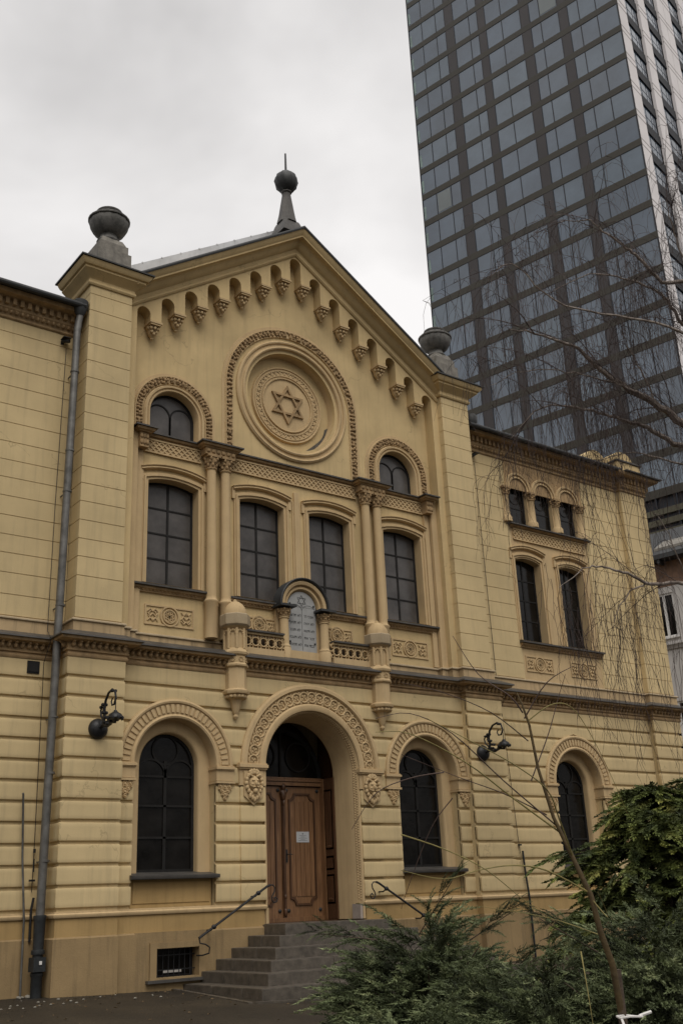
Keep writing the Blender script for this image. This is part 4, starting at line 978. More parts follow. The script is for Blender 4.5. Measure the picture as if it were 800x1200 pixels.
# cctv cameras under the eaves
def cctv(loc, lab, s=1):
    t = thing('security_camera', lab, 'camera', loc, 0, 'small cameras under the eaves')
    b = MB(); b.tube([(0, 0, 0), (0, -.10, .0)], .012, 6); b.box(-.03, .03, -.01, .0, -.04, .04); b.build('mount', CAST, t)
    b = MB(); b.tube([(-.02 * s, -.05, .01), (.07 * s, -.18, -.03)], .035, 10); b.box(-.05, .1, -.2, -.03, .035, .045); b.build('camera_body', IRON, t)
    return t
cctv((-5.26, 0, 11.32), 'small dark camera under the eaves beside the top of the drainpipe'); cctv((5.33, 0, 11.36), 'small dark camera under the eaves right of the right corner pilaster', -1)
# wrought iron wall lamps
def walllamp(loc, lab):
    t = thing('wall_lamp', lab, 'lamp', loc, 0, 'wrought iron lamps on the corner pilasters'); t.scale = (1.14, 1.14, 1.14)
    b = MB(); b.lathe((0, 0, 0), [(.15, 0), (.15, .02), (.135, .05), (.10, .085), (.05, .105), (.02, .11)], 22, axis='Y'); b.build('rosette', IRON, t)
    a = MB()
    a.tube([(0, -.08, 0), (0, -.20, .03), (0, -.33, -.01), (0, -.47, .03), (0, -.60, .0)], [.025, .03, .02, .022, .01], 8)
    pts = [(0, -.16, .03), (0, -.22, .13), (0, -.20, .26), (0, -.24, .38), (0, -.33, .47), (0, -.45, .50), (0, -.55, .45), (0, -.58, .35), (0, -.53, .27), (0, -.46, .27), (0, -.43, .33), (0, -.47, .37)]
    a.tube(pts, [.02, .022, .022, .02, .018, .018, .016, .016, .015, .013, .011, .01], 8)
    a.tube([(0, -.18, .10), (0, -.10, .17), (0, -.08, .25), (0, -.12, .30), (0, -.17, .27), (0, -.15, .22)], [.015, .015, .014, .013, .011, .01], 7)
    for (yy, zz_) in ((-.22, .2), (-.2, .32), (-.14, .29), (-.26, .06), (-.36, .02), (-.46, .04), (-.5, .47), (-.30, .12)): 
        for q in (-1, 1): a.sphere((q * .025, yy, zz_), (.03, .035, .025), 6, 5)
    a.build('bracket', IRON, t)
    c = MB(); c.tube([(0, -.58, .34), (0, -.58, .16)], .007, 6); c.lathe((0, -.58, .10), [(.02, .08), (.03, .06), (.05, .045), (.09, .02), (.10, 0), (.11, -.03), (.09, -.045), (.04, -.06), (.015, -.09)], 14)
    for k in range(8): q = 2 * pi * k / 8; c.sphere((.105 * cos(q), -.58 + .105 * sin(q), .065), (.025, .025, .03), 6, 4)
    c.build('lamp_shade', IRON, t)
    return t
wl = walllamp((-4.455, -.50, 4.02), 'black wrought iron scroll lamp on the left corner pilaster'); dup(wl, (4.33, -.50, 4.02), 'black wrought iron scroll lamp on the right corner pilaster')
# steps
st = thing('entrance_steps', 'worn dark granite steps rising to the portal from three sides', 'steps', (0, -.36, 0))
tops = [.845, .68, .515, .345, .18, .015]; hx = [1.17, 1.50, 1.83, 2.13, 2.42, 2.74]; fy = [-.66, -1.0, -1.36, -1.71, -2.06, -2.40]
rng = random.Random(2)
for i in range(6):
    b = MB(); z1 = tops[i]; z0 = tops[i + 1] - .02 if i < 5 else -.4; X = hx[i]; Yf = fy[i]; inn = .5 if i else 3.0
    # front stones, side stones; thin joints between them, nose slightly overhanging
    cuts = [-X]; x = -X
    while x < X - 1.0: x += rng.uniform(.9, 1.5); cuts.append(min(x, X))
    if cuts[-1] < X: cuts.append(X)
    yin = Yf + .55 if i else .9
    for a, c_ in zip(cuts[:-1], cuts[1:]):
        dz = rng.uniform(-.006, .006); dy = rng.uniform(-.012, .012)
        b.box(a + .004, c_ - .004, Yf + dy, yin, z0, z1 - .008 + dz); b.box(a + .006, c_ - .006, Yf + .006 + dy, yin - .002, z1 - .009 + dz, z1 + dz)
    if i:
        for s in (-1, 1):
            xa, xb = sorted((s * X, s * (X - .55))); ys = [Yf + .555, Yf + .555 + (-Yf - .555) * .5, 0.0]
            for y0, y1 in zip(ys[:-1], ys[1:]):
                if y1 - y0 > .05: dz = rng.uniform(-.006, .006); b.box(xa, xb, y0 + .004, y1 - .004, z0, z1 - .008 + dz); b.box(xa + .006, xb - .006, y0 + .006, y1 - .006, z1 - .009 + dz, z1 + dz)
    so_ = b.build('step', STEP, st, False); bv = so_.modifiers.new('bevel', 'BEVEL'); bv.width = .009; bv.segments = 2; bv.limit_method = 'ANGLE'
# handrails
for s, l in ((-1, 'black iron handrail with scrolled end on the left of the steps'), (1, 'black iron handrail with scrolled end on the right of the steps')):
    h = thing('handrail', l, 'handrail', (0, -.60, 0), 0, 'iron handrails either side of the steps')
    b = MB(); b.tube([(s * 1.18, 0, 1.49), (s * 1.24, 0, 1.47), (s * 2.58, 0, .70)], .021, 8); b.build('rail', IRON, h)
    b = MB(); b.tube([(s * 1.18, 0, 1.49), (s * 1.12, 0, 1.49), (s * 1.08, 0, 1.45), (s * 1.09, 0, 1.38), (s * 1.14, 0, 1.31), (s * 1.15, 0, 1.25), (s * 1.11, 0, 1.20), (s * 1.05, 0, 1.21), (s * 1.03, 0, 1.26), (s * 1.07, 0, 1.29), (s * 1.10, 0, 1.26)], .012, 7)
    b.tube([(s * 2.58, 0, .70), (s * 2.56, 0, .62), (s * 2.46, 0, .60), (s * 2.38, 0, .55), (s * 2.38, .02, .46), (s * 2.46, .1, .43), (s * 2.50, .22, .43)], .012, 7); b.pieces('scroll', IRON, h)
    b = MB()
    for (x, z) in ((1.42, 1.365), (2.30, .86)): b.sphere((s * x, 0, z), (.05, .035, .04), 8, 6); b.tube([(s * x, 0, z), (s * x, .10, z - .05), (s * x, .27, z - .05)], .014, 6)
    b.build('bracket', IRON, h)
# notice on the door
nt_ = thing('paper_notice', 'white printed paper notice taped to the right leaf of the oak door', 'notice', (.455, .722, 2.39))
MB().box(-.15, .15, 0, .003, -.10, .10).build('sheet', PAPER, nt_, False)
b = MB(); b.sphere((0, -.001, .06), (.014, .001, .014), 8, 5)
for (z, wd) in ((.025, .08), (.0, .045), (-.022, .10), (-.045, .05), (-.065, .105)):
    x = -wd
    while x < wd: l = rng.uniform(.012, .03); b.box(x, min(x + l, wd), -.0015, 0, z - .0035, z + .0035); x += l + .006
b.build('print', mat('grey_ink', (.05, .055, .065), .8, .1, 8, 0), nt_, False)
# pebbles along the wall
b = MB(); rng = random.Random(8)
pm_ = mat('pale_stone', (.22, .20, .165), .85, .3, 20, .3)
for i in range(9):
    x, y = rng.uniform(-6.4, -5.3), rng.uniform(-.30, -.08); r = rng.uniform(.02, .06)
    o = MB(); o.sphere((0, 0, 0), (r * 1.3, r, r * .7), 7, 5); p_ = o.build('pebble', pm_); p_.location = (x, y, gz(x, y) + r * .4); p_.rotation_euler = (rng.uniform(-.3, .3), rng.uniform(-.3, .3), rng.uniform(0, 3)); tag(p_, 'pale pebble among the loose stones by the wall left of the drainpipe', 'pebble', 'pale pebbles at the foot of the left wall')
for i in range(26):
    x, y = rng.uniform(-6.6, -3.6), rng.uniform(-1.6, -.62); r = rng.uniform(.010, .022)
    b.sphere((x, y, gz(x, y) + r * .4), (r * 1.3, r, r * .7), 6, 4)
tag(b.build('stone_chips', pm_), 'scatter of tiny pale stone chips on the dark earth before the plinth', 'gravel', kind='stuff')

# ================================================================== office tower
TH = -1.357
tw = thing('office_tower', 'tall dark glass office tower with brown bands and white ribs rising behind the synagogue', 'tower', (56.119, 54.37, 0), TH)
BAND = mat('bronze_band', (.038, .033, .022), .55, .15, .15, .1, 5, spec=.4)
COLD = mat('bronze_pier', (.040, .034, .034), .5, .15, .2, .1, 5, spec=.4)
MUL = mat('dark_mullion', (.018, .02, .026), .5, .1, 1, 0)
RIB = mat('white_rib', (.75, .71, .70), .6, .06, .3, .1, 5)
RIBJ = mat('rib_joint', (.32, .29, .28), .7, .06, .3, 0)
TG = [glass('tower_glass', (.070, .098, .135), .06, 1.85, .06, .30, .16), glass('tower_glass_blind', (.15, .17, .17), .2, 1.6, .02, .15, .3), glass('tower_glass_green', (.10, .105, .09), .2, 1.6, .02, .15, .3), glass('tower_glass_pale', (.105, .138, .175), .08, 1.75, .05, .2, .3)]
SG = glass('side_glass', (.045, .048, .062), .15, 1.6, .05, .4, .5)
TOPZ = 118.0
bays = [(0.0, 5.14), (6.29, 9.43), (10.4, 14.7), (15.8, 19.1), (20.15, 25.5)]; mulls = [1.9, 3.86, 8.31, 12.4, 17.0, 21.35, 23.22]
b = MB(); b.box(0.05, 25.1, .25, 30, -1, TOPZ); b.build('core', MUL, tw, False)
b = MB(); zs_list = [64.4 - 3.5 * n for n in range(-15, 10)]
for z in zs_list: b.box(-.02, 25.5, -.045, .3, z - .37, z + .37)
b.pieces('spandrel_band', BAND, tw, smooth=False)
b = MB()
for x0, x1 in zip([p[1] for p in bays[:-1]], [p[0] for p in bays[1:]]): b.box(x0, x1, -.025, .3, 32, TOPZ); 
b.pieces('pier', COLD, tw, smooth=False)
b = MB()
for x in mulls: b.box(x - .045, x + .045, -.02, .3, 20, TOPZ)
for x0, x1 in zip([p[1] for p in bays[:-1]], [p[0] for p in bays[1:]]):
    for x in (x0, x1): b.box(x - .045, x + .045, -.035, .3, 20, TOPZ)
for x in (0.03, 25.45): b.box(x - .08, x + .05, -.04, .3, 0, TOPZ)
b.pieces('mullion', MUL, tw, smooth=False)
# louvred foot
b = MB()
for i in range(40): z = 31.5 - i * .92; b.box(0, 25.5, -.03, .28, z - .52, z)
b.pieces('louvre', mat('louvre_bronze', (.085, .078, .05), .6, .2, .4, .1, 5), tw, smooth=False)
wins = []
for z in zs_list:
    for k, (x0, x1) in enumerate(bays):
        zm = z + 1.75; d = (Vector((56.119 + cos(TH) * (x0 + x1) / 2, 54.37 + sin(TH) * (x0 + x1) / 2, zm)) - cam.location).length
        wins.append(((x1 - x0) * 2.4 / d ** 2 * (1 if zm < 104 - k * 3.2 and zm > 33 else .05), 'm', x0, x1, z))
for j in range(5):
    for z in zs_list: wins.append((.0002, 's', j, 0, z))
wins.sort(key=lambda t: -t[0]); rest = MB(); rng = random.Random(4)
for i, (a_, kd, x0, x1, z) in enumerate(wins):
    m = MB() if i < 100 and kd == 'm' else rest
    if kd == 'm':
        cuts = [x0] + [q for q in mulls if x0 < q < x1] + [x1]
        for p, q in zip(cuts[:-1], cuts[1:]): m.box(p + .04, q - .04, .0 + rng.uniform(0, .012), .2, z + .38, z + 3.12)
        if i < 100:
            r_ = rng.random(); m.build('window', TG[1] if (abs(z - 88.9) < .1 and x0 > 20) or r_ < .0 else TG[3] if r_ < .2 else TG[0], tw, False)  # some windows take the paler glass at random
# single panes with drawn blinds
b = MB()
for (x0, x1, z) in ((16.98, 19.05, 88.9), (20.22, 23.1, 92.4), (23.3, 25.3, 92.4), (1.95, 3.8, 67.9 + 3.5)): b.box(x0 + .08, x1 - .08, -.012, .15, z + .56, z + 2.94)
b.pieces('blind', TG[1], tw, smooth=False)
b = MB()    # sky showing through the corner glass, painted as pale green panels
for z in zs_list: b.box(.10, .38, -.01, .18, z + .6, z + 2.2)
b.pieces('corner_sky_panel', mat('pale_green', (.22, .29, .27), .5, .3, .6, 0), tw, smooth=False)
# ribbed side
b = MB(); j_ = MB(); s_ = MB(); sg = MB()
X = 25.5
ribs = [(0.0, 2.0), (5.8, 7.75), (11.8, 13.75), (13.8, 15.7), (19.5, 21.5), (25.3, 27.3)]
for a, c_ in ribs:
    b.box(X - .3, X + .02, a + .04, c_, 0, TOPZ)
    for z in zs_list:
        for dz in (-.35, .35): j_.box(X - .05, X + .026, a + .03, c_ + .01, z + dz - .07, z + dz + .07)
b.pieces('rib', RIB, tw, smooth=False); j_.build('rib_joint', RIBJ, tw, False)['kind'] = 'stuff'
gaps = [(2.0, 5.8), (7.75, 11.8), (15.7, 19.5), (21.5, 25.3)]
for a, c_ in gaps:
    for z in zs_list:
        s_.box(X - .9, X - .2, a, c_, z - .6, z + .6)
        w_ = (c_ - a); 
        for k in range(3):
            for (z0, z1) in ((.65, 1.55), (1.68, 2.85)): rest.box(X - .9, X - .32, a + .15 + k * (w_ - .3) / 3 + .08, a + .15 + (k + 1) * (w_ - .3) / 3 - .08, z + z0, z + z1)
s_.pieces('dark_spandrel', mat('black_spandrel', (.008, .009, .012), .6, .2, 1, 0), tw, smooth=False); rest.build('window', TG[0], tw, False)['kind'] = 'stuff'

# ================================================================== neighbouring house
nh = thing('neighbouring_house', 'white plastered house with a brick top storey and dark roof beyond the right wing', 'house', (19.979, 5.963, 0), TH)
HW = mat('grey_white_plaster', (.50, .475, .45), .9, .12, .8, .3, 30, streak=.4, dirt=(.2, .19, .18))
b = MB(); b.prism(rect(-7, 9, -1, 11.52), 0, .3, [rect(.02, .80, 9.66, 11.28), rect(.0, .7, 4.95, 7.35), rect(3.0, 3.8, 9.66, 11.28), rect(3.0, 3.8, 4.95, 7.35)]); b.box(-7, 9, .3, 9, -1, 11.5); b.build('wall', HW, nh, False)
b = MB(); b.box(-7, 9, -.01, 9, 11.52, 12.45); b.build('brick_storey', mat('old_brick', (.20, .125, .085), .9, .3, 3, .6, 12, streak=.3), nh, False)
b = MB()
b.sweep([(-7, 0), (9, 0)], [(0, 9.22), (.05, 9.22), (.07, 9.30), (.14, 9.36), (.14, 9.44), (0, 9.48)]); b.build('string_course', HW, nh)
for (x0, x1, z0, z1) in ((.02, .80, 9.66, 11.28), (.0, .7, 4.95, 7.35), (3.0, 3.8, 9.66, 11.28), (3.0, 3.8, 4.95, 7.35)):
    f = MB(); xm = (x0 + x1) / 2; f.prism(rect(x0, x1, z0, z1), .04, .12, [rect(x0 + .07, xm - .045, z0 + .07, z1 - .07), rect(xm + .045, x1 - .07, z0 + .07, z1 - .07)])
    o = f.build('window', WHITEP, nh, False); g = MB(); g.box(x0 + .05, x1 - .05, .09, .1, z0 + .05, z1 - .05); g.build('pane', PANEG, o, False)
    MB().box(x0 - .06, x1 + .06, -.08, .04, z0 - .06, z0 - .01).build('sill', WHITEP, o, False)
b = MB(); b.add([(-7.3, -.55, 12.45), (9.3, -.55, 12.45), (9.3, -.55, 12.62), (-7.3, -.55, 12.62), (-7.3, 4.5, 15.2), (9.3, 4.5, 15.2), (-7.3, 9.5, 12.5), (9.3, 9.5, 12.5)], [(0, 1, 2, 3), (3, 2, 5, 4), (4, 5, 7, 6), (0, 6, 7, 1), (0, 3, 4, 6), (1, 7, 5, 2)])
rf = b.build('roof', DROOF, nh, False)
b = MB(); b.add([(.3, .1, 12.96), (1.7, .1, 12.96), (1.7, 1.1, 13.50), (.3, 1.1, 13.50), (.3, .1, 13.06), (1.7, .1, 13.06), (1.7, 1.1, 13.60), (.3, 1.1, 13.60)], [(0, 3, 2, 1), (4, 5, 6, 7), (0, 1, 5, 4), (1, 2, 6, 5), (2, 3, 7, 6), (3, 0, 4, 7)]); b.build('skylight', GSTONE, rf, False)
b = MB()
for i in range(9): b.box(-6.6 + i * 1.8, -6.5 + i * 1.8, -.5, -.1, 12.3, 12.44)
b.build('rafter', DROOF, rf, False)

# ================================================================== vegetation
import numpy as np
def npmesh(name, V, F, m, parent=None):
    me = bpy.data.meshes.new(name); V = np.asarray(V, np.float32); F = np.asarray(F, np.int32); k = F.shape[1]
    me.vertices.add(len(V)); me.vertices.foreach_set('co', V.ravel()); me.loops.add(F.size); me.loops.foreach_set('vertex_index', F.ravel())
    me.polygons.add(len(F)); me.polygons.foreach_set('loop_start', np.arange(0, F.size, k, dtype=np.int32)); me.update(calc_edges=True); me.validate()
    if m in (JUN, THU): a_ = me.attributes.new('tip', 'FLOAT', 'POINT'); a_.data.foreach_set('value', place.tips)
    me.materials.append(m); o = bpy.data.objects.new(name, me); col.objects.link(o)
    if parent: o.parent = parent
    return o
def foliage(name, lo, hi, tip, scale=3.0):
    m = bpy.data.materials.new(name); m.use_nodes = True; t = m.node_tree; bs = t.nodes['Principled BSDF']
    tcn = t.nodes.new('ShaderNodeTexCoord'); nz = t.nodes.new('ShaderNodeTexNoise'); nz.inputs['Scale'].default_value = scale; nz.inputs['Detail'].default_value = 5
    r = t.nodes.new('ShaderNodeValToRGB'); r.color_ramp.elements[0].position = .34; r.color_ramp.elements[0].color = (*lo, 1); r.color_ramp.elements[1].position = .58; r.color_ramp.elements[1].color = (*hi, 1)
    e = r.color_ramp.elements.new(.74); e.color = (*tip, 1)
    t.links.new(tcn.outputs['Object'], nz.inputs['Vector']); t.links.new(nz.outputs['Fac'], r.inputs['Fac']); t.links.new(r.outputs['Color'], bs.inputs['Base Color'])
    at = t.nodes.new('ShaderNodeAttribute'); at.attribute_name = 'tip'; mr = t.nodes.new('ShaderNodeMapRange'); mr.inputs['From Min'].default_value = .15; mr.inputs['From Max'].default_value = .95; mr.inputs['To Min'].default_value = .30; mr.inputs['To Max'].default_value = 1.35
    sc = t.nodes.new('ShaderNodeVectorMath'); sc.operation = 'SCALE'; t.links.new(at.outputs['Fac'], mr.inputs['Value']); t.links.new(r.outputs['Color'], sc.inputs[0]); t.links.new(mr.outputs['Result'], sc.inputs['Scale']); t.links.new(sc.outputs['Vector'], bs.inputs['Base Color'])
    bs.inputs['Roughness'].default_value = .6; bs.inputs['Specular IOR Level'].default_value = .2
    return m
JUN = foliage('juniper_needles', (.036, .046, .022), (.13, .155, .072), (.30, .32, .165), 5)
THU = foliage('cypress_scales', (.026, .036, .011), (.105, .125, .032), (.30, .29, .08), 4)
BARK = mat('shrub_bark', (.07, .05, .035), .9, .3, 20, .5)
def plume(rng, n=34, side=.30, flat=False, wid=.0075):
    """a unit-length spray along +x: stem with paired branchlets that carry twiglets; triangles"""
    T = []
    def blade(p, d, l, w_):
        d = d / np.linalg.norm(d); u = rng.normal(size=3); u -= u.dot(d) * d; u /= np.linalg.norm(u)
        T.append((p + u * w_, p - u * w_, p + d * l))
    for i in range(n):
        t = .08 + .9 * i / n; p = np.array([t, 0, .10 * t * t - .22 * t ** 4]); L_ = side * (1 - t * .82) * rng.uniform(.7, 1.15)
        for s in (-1, 1):
            ang = rng.uniform(.55, .95); tw_ = rng.uniform(-.5, .5) if not flat else rng.uniform(-.12, .12)
            if not flat and rng.random() < .5: tw_ += rng.uniform(-1.4, 1.4)
            d = np.array([cos(ang), s * sin(ang) * cos(tw_), sin(ang) * sin(tw_)])
            blade(p, d, L_, wid)
            for k in range(4):
                q = p + d * L_ * (.2 + .2 * k); a2 = rng.uniform(.5, .9) * (1 if k % 2 else -1)
                d2 = d * cos(a2) + np.array([s * -d[1], d[0], 0]) * sin(a2) * (1 if flat else .8) + np.array([0, 0, 0 if flat else rng.uniform(-.5, .5)])
                blade(q, d2, L_ * (.46 - .07 * k), wid * .9)
    for i in range(12): t = i / 12; blade(np.array([t, 0, .10 * t * t - .22 * t ** 4]), np.array([1, 0, .1 - .5 * t ** 3]), .14, wid * 1.2)
    return np.array(T, np.float32)     # (n, 3, 3)
def place(vars_, rng, items):
    out = []; tips = []
    for (p, d, L_, roll) in items:
        T = vars_[rng.integers(len(vars_))]; x = np.array(d, float); x /= np.linalg.norm(x)
        up = np.array([0, 0, 1.0]); y = np.cross(up, x); ny = np.linalg.norm(y); y = y / ny if ny > 1e-3 else np.array([0, 1.0, 0]); z = np.cross(x, y)
        c_, s_ = cos(roll), sin(roll); y2 = y * c_ + z * s_; z2 = -y * s_ + z * c_
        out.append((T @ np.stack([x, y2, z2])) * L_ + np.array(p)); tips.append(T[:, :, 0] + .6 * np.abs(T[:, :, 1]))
    A = np.concatenate(out); V = A.reshape(-1, 3); F = np.arange(len(V)).reshape(-1, 3); place.tips = np.concatenate(tips).reshape(-1).astype(np.float32); return V, F
nr = np.random.default_rng(5)
JV = [plume(nr, 30, .20, wid=.0085) for _ in range(6)]; TV = [plume(nr, 18, .36, True, .019) for _ in range(6)]
def juniper(name, lab, loc, R, H, n, seed, lean=(0, 0), plumes=()):
    rng = np.random.default_rng(seed); root = thing(name, lab, 'juniper', loc, 0, 'spreading junipers in the foreground bed')
    items = []; limbs = MB()
    for k in range(9):
        a = 2 * pi * k / 9 + rng.uniform(-.3, .3); r = R * rng.uniform(.55, .8); h = H * rng.uniform(.3, .75)
        limbs.tube([(0, 0, -.3), (cos(a) * r * .3, sin(a) * r * .3, h * .45), (cos(a) * r * .65, sin(a) * r * .65, h * .8), (cos(a) * r, sin(a) * r, h)], [.02, .014, .009, .004], 6)
    for i in range(n):
        a = rng.uniform(0, 2 * pi); u = rng.random() ** .55; lay = rng.random()
        r = R * u; top = H * (1 - .55 * u ** 2.2) * (.80 + .2 * sin(a * 3 + seed) + .12 * sin(a * 7 + seed * 2)); z = top * (.15 + .85 * lay ** .6)
        L_ = rng.uniform(.40, .80) * (1.1 - .3 * lay)
        el = rng.uniform(-.1, .45) + .5 * (1 - u) * lay
        d = (cos(a + rng.uniform(-.5, .5)) * cos(el), sin(a + rng.uniform(-.5, .5)) * cos(el), sin(el))
        p = (cos(a) * r * .86 + lean[0] * z - d[0] * L_ * .35, sin(a) * r * .86 + lean[1] * z - d[1] * L_ * .35, z - d[2] * L_ * .5 - .05)
        items.append((p, d, L_, rng.uniform(-.6, .6)))
    for (p, d, L_) in plumes:
        P0 = np.array(p, float) - np.array(loc); d = np.array(d, float); d /= np.linalg.norm(d)
        m_ = 14
        for i in range(m_):
            t = i / m_; q = P0 + d * L_ * t + np.array([0, 0, .04 * sin(t * 3)])
            sp = rng.normal(size=3) * .5 * (1.0 - .5 * t); items.append((q, d + sp, .30 * (1.15 - .6 * t), rng.uniform(-1, 1)))
        limbs.tube([tuple(P0 - d * .1), tuple(P0 + d * L_ * .8)], [.006, .003], 5)
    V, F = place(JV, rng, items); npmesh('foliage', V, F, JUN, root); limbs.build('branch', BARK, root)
    return root
def conifer(name, lab, loc, R, H, n, seed):
    rng = np.random.default_rng(seed); root = thing(name, lab, 'conifer', loc); items = []; limbs = MB()
    limbs.tube([(0, 0, -.3), (.03, 0, H * .5), (0, 0, H * .97)], [.07, .045, .01], 8)
    for i in range(n):
        z = H * (rng.random() ** .8) * .97; a = rng.uniform(0, 2 * pi); rr = R * ((1 - (z / H) ** 3.2) * .88 + .12) * (.84 + .16 * sin(3 * a + z * 4)) ; u = rng.random() ** .4
        rr *= 1 + .22 * sin(z * 9 + a * 2) ; r = rr * u; L_ = rng.uniform(.38, .68); el = rng.uniform(-.75, .15)
        d = (cos(a + rng.uniform(-.35, .35)) * cos(el), sin(a + rng.uniform(-.35, .35)) * cos(el), sin(el))
        p = (cos(a) * r - d[0] * L_ * .45, sin(a) * r - d[1] * L_ * .45, z + .12 - d[2] * .3 * L_)
        items.append((p, d, L_, rng.uniform(-.5, .5)))
    for k in range(46):
        z = H * (.12 + .8 * k / 46); a = k * 2.4; r = R * (1 - (z / H) ** 2) * .75; limbs.tube([(0, 0, z - .1), (cos(a) * r * .6, sin(a) * r * .6, z + .08), (cos(a) * r, sin(a) * r, z)], [.018, .01, .004], 5)
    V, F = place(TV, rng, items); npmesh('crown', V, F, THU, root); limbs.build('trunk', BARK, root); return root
def gl(p): return (p[0], p[1], gz(p[0], p[1]))
J1 = (-4.950, -9.059, 0.434); J2 = (-5.621, -11.148, 0.536); J3 = (-5.184, -11.822, 0.687); J4 = (-6.803, -10.891, 0.195); J5 = (-4.155, -9.174, 0.528)
juniper('juniper', 'feathery juniper in front of the steps with one spray standing up', gl(J1), 1.0, 1.40, 1000, 1,
        plumes=[((-5.141, -9.272, 0.909), (0.098, -0.438, 0.485), .62), ((-5.599, -9.018, 0.826), (-0.680, 0.074, 0.089), .62), ((-4.814, -9.614, 0.820), (0.131, -0.319, 0.180), .5)])
juniper('juniper', 'low juniper right of the middle nearest the sapling stake', gl(J2), 1.12, 1.22, 900, 2)
juniper('juniper', 'blue green juniper at the right edge under the cypress', gl(J3), 1.05, 1.52, 900, 3,
        plumes=[((-5.666, -11.627, 0.769), (-0.455, 0.099, 0.242), .55)])
juniper('juniper', 'lowest juniper at the bottom edge before the steps', gl(J4), .9, .78, 700, 4)
juniper('juniper', 'farther juniper close to the plinth right of the steps', gl(J5), .9, 1.05, 560, 6)
CN = (-1.785, -9.383, 1.408)
conifer('cypress', 'dense yellow green cypress bush in front of the right wing', gl(CN), 1.38, 2.55, 860, 9)
CN2 = (-0.118, -9.042, 1.406)
conifer('cypress', 'second cypress partly cut off by the right edge behind the first', gl(CN2), 1.2, 2.9, 650, 10)
# tuft of weed at the bottom edge
b_items = [((rng_.uniform(-.12, .12), rng_.uniform(-.1, .1), 0), (rng_.uniform(-.6, .6), rng_.uniform(-.6, .6), 1), rng_.uniform(.08, .18), 0) for rng_ in [random.Random(i) for i in range(24)]]
WD = (-6.238, -7.939, 0.143)
V, F = place(JV, np.random.default_rng(3), b_items); wdo = npmesh('weed', V, F, JUN); wdo.location = gl(WD); tag(wdo, 'small green weed tuft at the bottom edge left of the junipers', 'weed')

# fallen leaves and twigs blown against the wall and under the bushes
lb = MB(); rl = random.Random(77)
for i in range(420):
    x = rl.uniform(-7.5, 1.5); y = -.62 - abs(rl.gauss(0, 1)) * 1.6 if rl.random() < .6 else rl.uniform(-9, -1)
    if -2.9 < x < 2.9 and y > -3.1: continue
    z = gz(x, y) + .016; a = rl.uniform(0, 6.28); r = rl.uniform(.012, .035); q = rl.uniform(.35, .6)
    lb.add([(x + r * cos(a), y + r * sin(a), z), (x - r * q * sin(a), y + r * q * cos(a), z + rl.uniform(0, .02)), (x - r * cos(a), y - r * sin(a), z + .004), (x + r * q * sin(a), y - r * q * cos(a), z + rl.uniform(0, .015))], [(0, 1, 2, 3)])
tag(lb.build('leaf_litter', mat('dead_leaf', (.10, .065, .03), .8, .5, 9, 0), None, False), 'thin litter of dead brown leaves on the dark earth along the wall', 'leaf litter', kind='stuff')

# ---- sapling with its stake
SB = mat('sapling_bark', (.11, .075, .03), .7, .35, 14, .4, c2=(.05, .035, .018)); SY = mat('green_stem', (.20, .165, .055), .6, .3, 20, .2)
SD = mat('dark_twig', (.07, .045, .035), .7, .3, 20, .2)
sp0 = (-8.893, -14.554, 0.522)
sap = thing('sapling', 'thin leafless sapling with arching bare branches tied to a stake', 'sapling', sp0)
def rel(pts): return [tuple(Vector(p) - Vector(sp0)) for p in pts]
b = MB(); b.tube(rel([(-8.893, -14.554, 0.522), (-8.951, -14.614, 0.742), (-8.994, -14.635, 0.913), (-9.024, -14.629, 1.007), (-9.051, -14.632, 1.112), (-9.093, -14.606, 1.241), (-9.133, -14.587, 1.351), (-9.178, -14.585, 1.503), (-9.194, -14.582, 1.639), (-9.222, -14.588, 1.697), (-9.231, -14.576, 1.743)]), [.0115, .0112, .0105, .0098, .0088, .0072, .006, .005, .0042, .0034, .0022], 10)
b.build('trunk', SB, sap)
tw_ = MB(); tg = MB()
